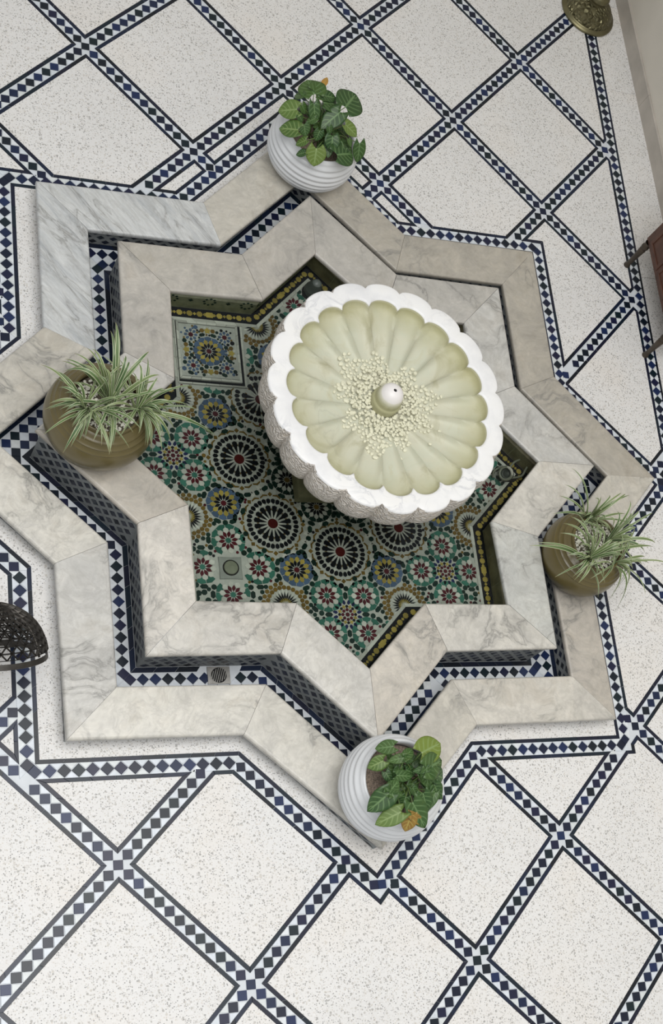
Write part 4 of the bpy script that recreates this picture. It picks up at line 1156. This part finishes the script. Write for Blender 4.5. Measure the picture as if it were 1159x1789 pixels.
PN = pot('potted_arrowhead_plant', (0.010, 1.484, Z_O), white_prof(), M['glazed_white'], 'white ribbed pot of dark green leaves on the top point of the outer kerb', 'potted plant', 0.153, 0.218, M['soil'], 'white ribbed pots on the kerb')
PS = pot('potted_arrowhead_plant', (0.004, -1.466, Z_O), white_prof(), M['glazed_white'], 'white ribbed pot with one withered brown leaf on the bottom point of the outer kerb', 'potted plant', 0.153, 0.218, M['soil'], 'white ribbed pots on the kerb')
PW = pot('potted_spider_plant', (-1.047, 0.008, Z_I), olive_prof(), M['olive'], 'olive glazed pot with a large spider plant on the left point of the inner coping', 'potted plant', 0.127, 0.245, M['dark_soil'], 'olive pots of spider plant')
PE = pot('potted_spider_plant', (1.089, -0.465, Z_O), olive_prof(0.925), M['olive'], 'smaller olive glazed pot with spider plant on the right side of the outer kerb', 'potted plant', 0.118, 0.227, M['dark_soil'], 'olive pots of spider plant')
SYNGONIUM_NORTH = [[-0.069,1.569,0.5,-0.083,1.661,0.48,1.25],[-0.061,1.579,0.5,0.024,1.635,0.46,0.9],[-0.146,1.493,0.47,-0.216,1.51,0.42,0.95],[-0.144,1.402,0.45,-0.212,1.435,0.4,0.9],[-0.118,1.558,0.49,-0.142,1.585,0.45,0.9],[-0.075,1.516,0.5,-0.054,1.449,0.44,0.62],[-0.023,1.54,0.49,0.076,1.581,0.45,0.8],[0.09,1.556,0.47,0.168,1.667,0.44,0.95],[0.052,1.506,0.49,-0.03,1.44,0.44,0.7],[0.079,1.459,0.47,0.149,1.438,0.43,0.75],[0.013,1.393,0.46,0.016,1.335,0.42,1.0],[-0.062,1.328,0.44,-0.059,1.275,0.38,1.05],[0.038,1.321,0.43,0.142,1.376,0.39,0.9],[0.16,1.411,0.42,0.175,1.361,0.34,0.6],[-0.107,1.363,0.44,-0.143,1.359,0.4,0.8],[-0.116,1.428,0.46,-0.098,1.394,0.42,0.9],[-0.016,1.633,0.5,0.006,1.677,0.5,0.55],[-0.106,1.319,0.41,-0.138,1.323,0.38,0.8],[-0.041,1.417,0.45,-0.049,1.389,0.41,0.9],[0.01,1.383,0.42,0.01,1.327,0.39,0.7],[-0.063,1.464,0.47,-0.096,1.457,0.44,0.9],[-0.003,1.432,0.47,0.011,1.412,0.44,0.9],[-0.123,1.515,0.48,-0.096,1.493,0.45,0.9],[0.104,1.416,0.43,0.126,1.397,0.4,0.6],[-0.023,1.571,0.5,0.055,1.596,0.47,0.6],[-0.14,1.465,0.47,-0.111,1.454,0.44,0.8]]
SYNGONIUM_SOUTH = [[-0.068,-1.344,0.47,-0.127,-1.34,0.43,0.75],[-0.107,-1.392,0.45,-0.162,-1.412,0.42,0.85],[-0.036,-1.392,0.49,-0.094,-1.397,0.46,0.55],[-0.036,-1.392,0.49,0.014,-1.352,0.47,0.6],[-0.036,-1.396,0.49,0.014,-1.4,0.46,0.55],[0.041,-1.375,0.48,0.145,-1.333,0.45,0.85],[0.047,-1.437,0.49,0.142,-1.402,0.45,0.9],[0.049,-1.439,0.49,0.003,-1.441,0.46,0.6],[0.051,-1.444,0.49,0.065,-1.503,0.44,0.7],[0.091,-1.456,0.46,0.151,-1.468,0.42,0.9],[-0.064,-1.452,0.46,0.012,-1.456,0.44,0.55],[-0.109,-1.519,0.48,-0.187,-1.575,0.43,0.75],[-0.114,-1.518,0.48,-0.057,-1.47,0.46,0.7],[-0.11,-1.523,0.48,-0.046,-1.529,0.46,0.5],[-0.06,-1.588,0.45,-0.151,-1.62,0.4,0.62],[-0.018,-1.56,0.47,0.048,-1.649,0.41,0.62],[-0.022,-1.603,0.45,-0.033,-1.656,0.4,0.75],[-0.02,-1.603,0.45,0.049,-1.636,0.41,0.4],[0.029,-1.529,0.47,0.061,-1.594,0.42,0.7],[0.095,-1.491,0.44,0.13,-1.542,0.4,0.7],[-0.029,-1.532,0.44,-0.045,-1.572,0.41,0.8],[-0.041,-1.419,0.44,-0.057,-1.457,0.42,0.8],[-0.015,-1.429,0.44,0.034,-1.444,0.42,0.8],[-0.09,-1.429,0.42,-0.064,-1.472,0.41,0.7],[0.004,-1.499,0.44,0.027,-1.531,0.42,0.8],[0.044,-1.454,0.46,0.102,-1.507,0.43,0.6],[-0.075,-1.354,0.43,-0.065,-1.378,0.42,0.8],[0.1,-1.52,0.43,0.071,-1.582,0.4,0.5]]
SPIDER_WEST = [[-1.037,0.002,0.49,-1.039,0.257,0.62,0.03,1.3],[-1.037,0.002,0.49,-1.041,0.236,0.6,0.03,1],[-1.037,0.002,0.49,-1.219,0.085,0.52,0.16,1.1],[-1.037,0.002,0.49,-1.218,0.112,0.57,0.05,1],[-1.037,0.002,0.49,-0.917,0.157,0.6,0.04,1.2],[-1.037,0.002,0.49,-0.875,0.078,0.57,0.05,1.1],[-1.037,0.002,0.49,-0.99,0.116,0.58,0.08,0.9],[-1.037,0.002,0.49,-1.278,-0.039,0.45,0.08,0.9],[-1.126,-0.028,0.48,-1.262,-0.019,0.46,0.08,0.9],[-1.126,-0.028,0.48,-1.238,0.015,0.53,0.05,1],[-1.126,-0.028,0.48,-1.209,-0.188,0.4,0.08,1.1],[-1.126,-0.028,0.48,-1.151,-0.142,0.4,0.08,1],[-1.126,-0.028,0.48,-1.226,-0.08,0.47,0.04,0.8],[-1.037,0.002,0.49,-1.032,-0.161,0.42,0.1,0.8],[-0.938,-0.013,0.48,-0.901,-0.15,0.42,0.1,1],[-0.938,-0.013,0.48,-0.613,-0.086,0.4,0.08,1.4],[-0.938,-0.013,0.48,-0.802,-0.119,0.4,0.1,1.1],[-0.938,-0.013,0.48,-0.807,-0.012,0.5,0.06,1.1],[-1.126,-0.028,0.48,-1.194,-0.046,0.48,0.06,1],[-0.938,-0.013,0.48,-0.877,-0.145,0.38,0.1,0.9],[-1.037,0.002,0.49,-1.129,0.149,0.6,0.05,0.9],[-0.938,-0.013,0.48,-0.875,-0.053,0.46,0.08,1],[-0.938,-0.013,0.48,-0.837,-0.05,0.46,0.07,1.1],[-0.938,-0.013,0.48,-0.904,-0.096,0.44,0.06,0.8],[-1.037,0.002,0.49,-1.087,0.07,0.6,0.03,0.9],[-1.037,0.002,0.49,-1.181,0.091,0.58,0.06,0.8],[-1.037,0.002,0.49,-1.006,0.131,0.6,0.05,0.9],[-0.938,-0.013,0.48,-0.954,0.113,0.58,0.05,0.8],[-0.938,-0.013,0.48,-0.858,0.026,0.54,0.05,0.9],[-1.126,-0.028,0.48,-1.187,0.031,0.54,0.05,0.9],[-1.126,-0.028,0.48,-1.217,-0.002,0.52,0.05,0.9],[-1.126,-0.028,0.48,-1.182,-0.104,0.45,0.06,0.8],[-1.126,-0.028,0.48,-1.126,-0.105,0.46,0.06,0.8],[-0.938,-0.013,0.48,-0.936,-0.093,0.45,0.06,0.8],[-1.037,0.002,0.49,-1.103,0.088,0.6,0.03,0.9],[-0.938,-0.013,0.48,-0.791,-0.069,0.42,0.08,1.0],[-0.938,-0.013,0.48,-0.816,-0.021,0.46,0.06,1.1]]
SPIDER_EAST = [[1.024,-0.538,0.42,0.684,-0.517,0.44,0.04,1.1],[1.024,-0.538,0.42,0.831,-0.434,0.5,0.06,1.1],[1.024,-0.538,0.42,0.876,-0.401,0.5,0.05,0.9],[1.024,-0.538,0.42,0.925,-0.624,0.36,0.08,1.1],[1.024,-0.538,0.42,0.959,-0.647,0.34,0.08,1.1],[1.024,-0.538,0.42,1.039,-0.626,0.36,0.06,0.9],[1.162,-0.549,0.4,1.232,-0.732,0.15,0.12,0.9],[1.162,-0.549,0.4,1.239,-0.671,0.22,0.12,0.9],[1.162,-0.549,0.4,1.349,-0.546,0.34,0.07,1],[1.024,-0.538,0.42,1.363,-0.481,0.38,0.08,1.2],[1.14,-0.448,0.41,1.365,-0.471,0.4,0.06,1.1],[1.14,-0.448,0.41,1.236,-0.36,0.5,0.03,0.8],[1.14,-0.448,0.41,1.184,-0.323,0.52,0.03,0.7],[1.059,-0.346,0.4,1.1,-0.332,0.5,0.03,0.9],[1.059,-0.346,0.4,1.005,-0.319,0.52,0.02,1.6],[1.059,-0.346,0.4,0.978,-0.378,0.46,0.03,1],[1.059,-0.346,0.4,1.081,-0.392,0.44,0.05,1.3],[1.024,-0.538,0.42,0.875,-0.549,0.42,0.05,1],[1.14,-0.448,0.41,1.171,-0.388,0.48,0.04,0.8],[1.14,-0.448,0.41,1.31,-0.505,0.38,0.06,1],[1.162,-0.549,0.4,1.337,-0.515,0.34,0.05,0.9],[1.162,-0.549,0.4,1.255,-0.616,0.28,0.09,1.0],[1.14,-0.448,0.41,1.085,-0.388,0.48,0.04,0.8],[1.024,-0.538,0.42,0.932,-0.459,0.48,0.05,0.9],[1.024,-0.538,0.42,0.916,-0.512,0.46,0.05,0.9],[1.024,-0.538,0.42,1.09,-0.485,0.46,0.05,1],[1.024,-0.538,0.42,1.169,-0.548,0.42,0.05,1.2],[1.024,-0.538,0.42,1.147,-0.504,0.44,0.05,1],[1.14,-0.448,0.41,1.232,-0.425,0.46,0.04,0.9],[1.14,-0.448,0.41,1.213,-0.485,0.44,0.04,1],[1.059,-0.346,0.4,1.043,-0.356,0.48,0.02,1.2],[1.059,-0.346,0.4,1.0,-0.386,0.44,0.03,1],[1.162,-0.549,0.4,1.256,-0.581,0.34,0.06,0.8],[1.024,-0.538,0.42,0.969,-0.604,0.42,0.05,0.9],[1.14,-0.448,0.41,1.116,-0.415,0.48,0.03,0.8]]
for P_, data, pale, dead in ((PN, SYNGONIUM_NORTH, (2, 3, 11, 9, 14), (16,)), (PS, [(a, b-0.012, c, d, e-0.012, f, g) for a, b, c, d, e, f, g in SYNGONIUM_SOUTH], (1, 5, 14), (16, 17))):
    c = Vector(P_.location)
    for k, (bx, by, bz, tx, ty, tz, wd) in enumerate(data):
        mt = M['leaf_dead'] if k in dead else M['leaf_pale'] if k in pale else M['leaf']
        o = leaf_mesh((bx, by, bz), (tx, ty, tz), wd*1.08, mt, P_)
        if k in dead: o['label'] = 'withered brown leaf'
        root = c+Vector((random.uniform(-0.06, 0.06), random.uniform(-0.05, 0.05), 0.225)); tip = Vector((bx, by, bz-0.002))
        m_ = (root+tip)/2+Vector((0, 0, 0.03))
        mb = MB(); mb.tube([root, m_, tip], [0.0028, 0.0024, 0.0018], 5); mb.build('stem', M['stem'], P_, smooth=True)
    for k in range(14):      # lower, shaded leaves of the crown
        a = random.uniform(0, 2*PI); r = random.uniform(0.0, 0.10); b_ = c+Vector((r*math.cos(a)+0.0, r*math.sin(a), random.uniform(0.27, 0.32)))
        if P_ is PS: b_ += Vector((0.025, -0.01, 0))
        e = b_+Vector((math.cos(a+random.uniform(-1, 1)), math.sin(a+random.uniform(-1, 1)), random.uniform(-0.3, 0.1)))*random.uniform(0.05, 0.08)
        leaf_mesh(b_, e, random.uniform(0.6, 0.9), M['leaf'], P_)

# spider plants
m, nt, b = nmat('striped_blade')
uv = N(nt, 'ShaderNodeUVMap'); sp = N(nt, 'ShaderNodeSeparateXYZ'); L(nt, uv.outputs[0], sp.inputs[0])
u = math_n(nt, 'ABSOLUTE', math_n(nt, 'SUBTRACT', sp.outputs[0], 0.5)); oi = N(nt, 'ShaderNodeObjectInfo')
g1 = ramp(nt, oi.outputs['Random'], [(0, (0.055, 0.105, 0.035)), (0.5, (0.105, 0.165, 0.055)), (1, (0.17, 0.215, 0.085))])
c = mix(nt, ramp(nt, u, [(0.26, (0,)*3), (0.36, (1,)*3)]), g1, (0.40, 0.44, 0.27))
c = mix(nt, ramp(nt, sp.outputs[1], [(0.90, (0,)*3), (1.0, (0.8,)*3)]), c, (0.26, 0.20, 0.10))
L(nt, c, b.inputs['Base Color']); b.inputs['Roughness'].default_value = 0.45
M['blade'] = m
def blade(B, T, arch, wd, parent):
    B, T = Vector(B), Vector(T); Md = (B+T)/2; Md.z = max(B.z, T.z)+arch*1.1+0.02
    Md.x = B.x*0.45+T.x*0.55; Md.y = B.y*0.45+T.y*0.55
    n = 12; pts = [(B*(1-t)**2+Md*2*t*(1-t)+T*t*t) for t in [k/n for k in range(n+1)]]
    hz = (T-B); hz.z = 0; tw = random.uniform(-0.5, 0.5)
    sd = Vector((-hz.y, hz.x, 0)); sd = sd.normalized() if sd.length > 1e-4 else Vector((1, 0, 0))
    vs, fs, uvs = [], [], []
    for k, p in enumerate(pts):
        t = k/n; w = 0.0068*wd*min(1, 0.55+t*1.5)*(1-t**3.2)+0.0003
        s2 = (sd*math.cos(tw*t)+Vector((0, 0, 1))*math.sin(tw*t))
        for q in (-1, 0, 1):
            vs.append(tuple(p+s2*w*q+Vector((0, 0, 0.0028*abs(q)*(1-t))))); uvs.append(((q+1)/2, t))
    for k in range(n):
        for q in range(2): a = k*3+q; fs.append((a, a+1, a+4, a+3))
    me = D.meshes.new('blade'); o0 = tuple(B)
    me.from_pydata([(x-o0[0], y-o0[1], z-o0[2]) for x, y, z in vs], [], fs)
    ul = me.uv_layers.new(name='UVMap')
    for lp in me.loops: ul.data[lp.index].uv = uvs[lp.vertex_index]
    for p in me.polygons: p.use_smooth = True
    me.materials.append(M['blade']); o = D.objects.new('leaf', me); COL.objects.link(o); o.parent = parent; o.location = B-wloc(parent)
for P_, data, ncr in ((PW, SPIDER_WEST, 62), (PE, SPIDER_EAST, 54)):
    crowns = sorted({tuple(d[:3]) for d in data}); c = Vector(P_.location); sc_ = 1 if P_ is PW else 0.925
    soil = c.z+0.252*sc_
    for d in data:
        B = (d[0]+random.uniform(-0.008, 0.008), d[1]+random.uniform(-0.008, 0.008), soil+0.004)
        blade(B, d[3:6], d[6], d[7]*1.1, P_)
        T2 = [d[3+q]*0.86+d[q]*0.14+random.uniform(-0.035, 0.035) for q in range(3)]
        if math.hypot(T2[0]-d[0], T2[1]-d[1]) > 0.06: blade(B, T2, d[6]*random.uniform(0.7, 1.2), d[7]*random.uniform(0.6, 0.95), P_)
    for k in range(ncr):
        q = random.choice(crowns); a = random.uniform(0, 2*PI); l = random.uniform(0.08, 0.23)
        B = (q[0]+random.uniform(-0.012, 0.012), q[1]+random.uniform(-0.012, 0.012), soil+0.004)
        T = (q[0]+l*math.cos(a), q[1]+l*math.sin(a), soil+random.uniform(0.02, 0.14))
        blade(B, T, random.uniform(0.02, 0.08), random.uniform(0.5, 0.9), P_)
    bm = bmesh.new(); rn = random.Random(9); n_ = 0
    while n_ < 420:
        x, y = rn.uniform(-0.125, 0.125)*sc_, rn.uniform(-0.125, 0.125)*sc_
        if math.hypot(x, y) > 0.119*sc_: continue
        n_ += 1; n0 = len(bm.verts); bm.from_mesh(rn.choice(pebs)); bm.verts.ensure_lookup_table()
        mt = Matrix.Translation((c.x+x, c.y+y, soil+rn.uniform(0, 0.006))) @ Matrix.Rotation(rn.uniform(0, 6.28), 4, 'Z') @ Matrix.Scale(rn.uniform(0.0045, 0.0075), 4)
        for v_ in bm.verts[n0:]: v_.co = mt @ v_.co
    me = D.meshes.new('white_gravel'); bm.to_mesh(me); bm.free(); me.materials.append(M['pebble'])
    o = D.objects.new('white_gravel', me); COL.objects.link(o); o.parent = P_; o.location = -c; o['kind'] = 'stuff'

# ------------------------------------------------------------------ brass stand, chest and pierced lantern at the edges
m, nt, b = nmat('engraved_brass'); v = coords(nt, False)
L(nt, ramp(nt, noise(nt, v, 9, 4), [(0.3, (0.13, 0.118, 0.062)), (0.7, (0.22, 0.20, 0.115))]), b.inputs['Base Color'])
b.inputs['Metallic'].default_value = 0.8; b.inputs['Roughness'].default_value = 0.36
vo = N(nt, 'ShaderNodeTexVoronoi', feature='DISTANCE_TO_EDGE'); vo.inputs['Scale'].default_value = 42; L(nt, v, vo.inputs['Vector'])
bump(nt, b, vo.outputs[0], 1.0, 0.02)
M['brass'] = m
M['brass_plain'] = m_plain('plain_brass', (0.18, 0.163, 0.09), 0.36, 0.15, 12, 0.8)
bx, by = 1.905, 2.916
st = empty('brass_candle_stand', (bx, by, 0), 'engraved brass floor stand with a domed foot in the upper right corner by the wall', 'candle stand')
mb = MB(); mb.lathe([(0.160, 0.0), (0.166, 0.004), (0.167, 0.010), (0.162, 0.018), (0.150, 0.022), (0.146, 0.026)], 64, (bx, by, 0)); mb.build('foot_rim', M['brass_plain'], st, smooth=True, auto=50)
mb = MB(); mb.lathe([(0.146, 0.026), (0.138, 0.045), (0.120, 0.068), (0.095, 0.088), (0.070, 0.100), (0.055, 0.106)], 64, (bx, by, 0)); mb.build('foot_dome', M['brass'], st, smooth=True)
mb = MB(); mb.lathe([(0.055, 0.106), (0.058, 0.112), (0.055, 0.118), (0.062, 0.130), (0.066, 0.145), (0.058, 0.165), (0.036, 0.18), (0.024, 0.20), (0.022, 0.26), (0.034, 0.28), (0.022, 0.30), (0.018, 0.62), (0.03, 0.66), (0.018, 0.70), (0.016, 0.92)], 40, (bx, by, 0)); mb.build('stem', M['brass_plain'], st, smooth=True, auto=60)
mb = MB(); mb.lathe([(0.016, 0.92), (0.075, 0.93), (0.078, 0.937), (0.03, 0.94), (0.024, 0.95), (0.024, 0.99), (0.018, 0.99), (0.018, 0.955), (0.002, 0.955)], 40, (bx, by, 0), True); mb.build('drip_cup', M['brass'], st, smooth=True, auto=60)

M['wood'] = m_plain('reddish_brown_wood', (0.085, 0.036, 0.022), 0.5, 0.35, 14)
M['leg_wood'] = m_plain('dark_turned_wood', (0.045, 0.033, 0.021), 0.45, 0.25, 20)
chest = empty('wooden_chest', (1.97, 0.99, 0), 'reddish brown carved wooden chest on turned legs at the right edge against the wall', 'chest')
X0, X1, Y0, Y1 = 1.812, 2.12, 0.70, 1.285
mb = MB(); mb.box((X0, Y0, 0.225), (X1, Y1, 0.62)); mb.build('body', M['wood'], chest, bevel=0.006)
mb = MB(); mb.box((X0-0.018, Y0-0.02, 0.621), (X1+0.002, Y1+0.02, 0.648)); mb.build('lid', M['wood'], chest, bevel=0.006)
for k in range(3):
    a = Y0+0.03+k*(Y1-Y0-0.06)/3
    for q in range(2):
        z0 = 0.25+q*0.185
        fr = MB(); l = (Y1-Y0-0.06)/3-0.015
        for lo_, hi_ in (((X0-0.006, a, z0), (X0+0.001, a+l, z0+0.018)), ((X0-0.006, a, z0+0.15), (X0+0.001, a+l, z0+0.168)), ((X0-0.006, a, z0+0.0185), (X0+0.001, a+0.018, z0+0.1495)), ((X0-0.006, a+l-0.018, z0+0.0185), (X0+0.001, a+l, z0+0.1495))): fr.box(lo_, hi_)
        fr.build('carved_panel', M['wood'], chest, bevel=0.002)
for x, y in ((1.822, 1.258), (1.822, 0.726), (2.095, 1.258), (2.095, 0.726)):
    mb = MB(); mb.lathe([(0.012, 0.0), (0.017, 0.004), (0.018, 0.012), (0.012, 0.022), (0.0135, 0.06), (0.0165, 0.13), (0.0185, 0.165), (0.014, 0.172), (0.021, 0.182), (0.021, 0.194), (0.015, 0.202), (0.020, 0.2255)], 20, (x, y, 0)); mb.f.append(tuple(range(20))[::-1])
    mb.build('leg', M['leg_wood'], chest, smooth=True, auto=50)

M['lantern'] = m_plain('dark_pierced_metal', (0.055, 0.050, 0.044), 0.42, 0.25, 25, 0.7)
LP = Vector((-1.4465, -0.9009, 0.176)); LA = Vector((-0.0475, 0.8619, 0.5049)).normalized(); RL = 0.190
lan = empty('pierced_lantern', tuple(LP), 'dark pierced metal lantern shade with triangular openings at the left edge', 'lantern')
f1 = LA.cross(Vector((0, 0, 1))).normalized(); f2 = LA.cross(f1).normalized()
bm = bmesh.new(); n = 30; rowsN = 10; vv = []
for i in range(rowsN+1):
    t = 0.10+0.82*i/rowsN; ang = t*PI/2
    r = RL*math.cos(ang)**0.9; h = RL*math.sin(ang)*1.02
    vv.append([bm.verts.new(LP+LA*h+(f1*math.cos(a)+f2*math.sin(a))*r) for a in [2*PI*(k+(0.5 if i % 2 else 0))/n for k in range(n)]])
for i in range(rowsN):
    for k in range(n):
        j = (k+1) % n
        if i % 2 == 0: bm.faces.new((vv[i][k], vv[i][j], vv[i+1][k])); bm.faces.new((vv[i][j], vv[i+1][j], vv[i+1][k]))
        else: bm.faces.new((vv[i][k], vv[i][j], vv[i+1][j])); bm.faces.new((vv[i][k], vv[i+1][j], vv[i+1][k]))
me = D.meshes.new('pierced_shell'); bm.to_mesh(me); bm.free(); me.materials.append(M['lantern'])
o = D.objects.new('pierced_shell', me); COL.objects.link(o); o.parent = lan; o.location = -LP
md = o.modifiers.new('openwork', 'WIREFRAME'); md.thickness = 0.0115; md.use_even_offset = False; md.use_replace = True
def lan_ring(prof, name, n=64):
    mb = MB()
    for r, h in prof:
        for k in range(n):
            a = 2*PI*k/n; mb.v.append(tuple(LP+LA*h+(f1*math.cos(a)+f2*math.sin(a))*r))
    for i in range(len(prof)-1):
        for k in range(n): j = (k+1) % n; mb.f.append((i*n+k, i*n+j, (i+1)*n+j, (i+1)*n+k))
    o = mb.build(name, M['lantern'], lan, smooth=True, auto=50)
lan_ring([(RL*1.0, -0.002), (RL*1.012, 0.0), (RL*1.005, 0.012), (RL*0.998, RL*0.10), (RL*0.985, RL*0.10), (RL*0.985, 0.005), (RL*1.0, -0.002)], 'rim_band')
lan_ring([(RL*0.17, RL*0.995), (RL*0.10, RL*1.04), (RL*0.06, RL*1.12), (RL*0.07, RL*1.16), (RL*0.02, RL*1.20), (0.001, RL*1.20)], 'finial')
for k in range(6):          # plain ribs dividing the openwork
    a = 2*PI*k/6+0.3; d = f1*math.cos(a)+f2*math.sin(a)
    mb = MB(); mb.tube([LP+LA*(RL*math.sin(t)*1.02)+d*(RL*math.cos(t)**0.9) for t in [0.12+1.3*q/10 for q in range(11)]], 0.0045, 6); mb.build('rib', M['lantern'], lan, smooth=True)
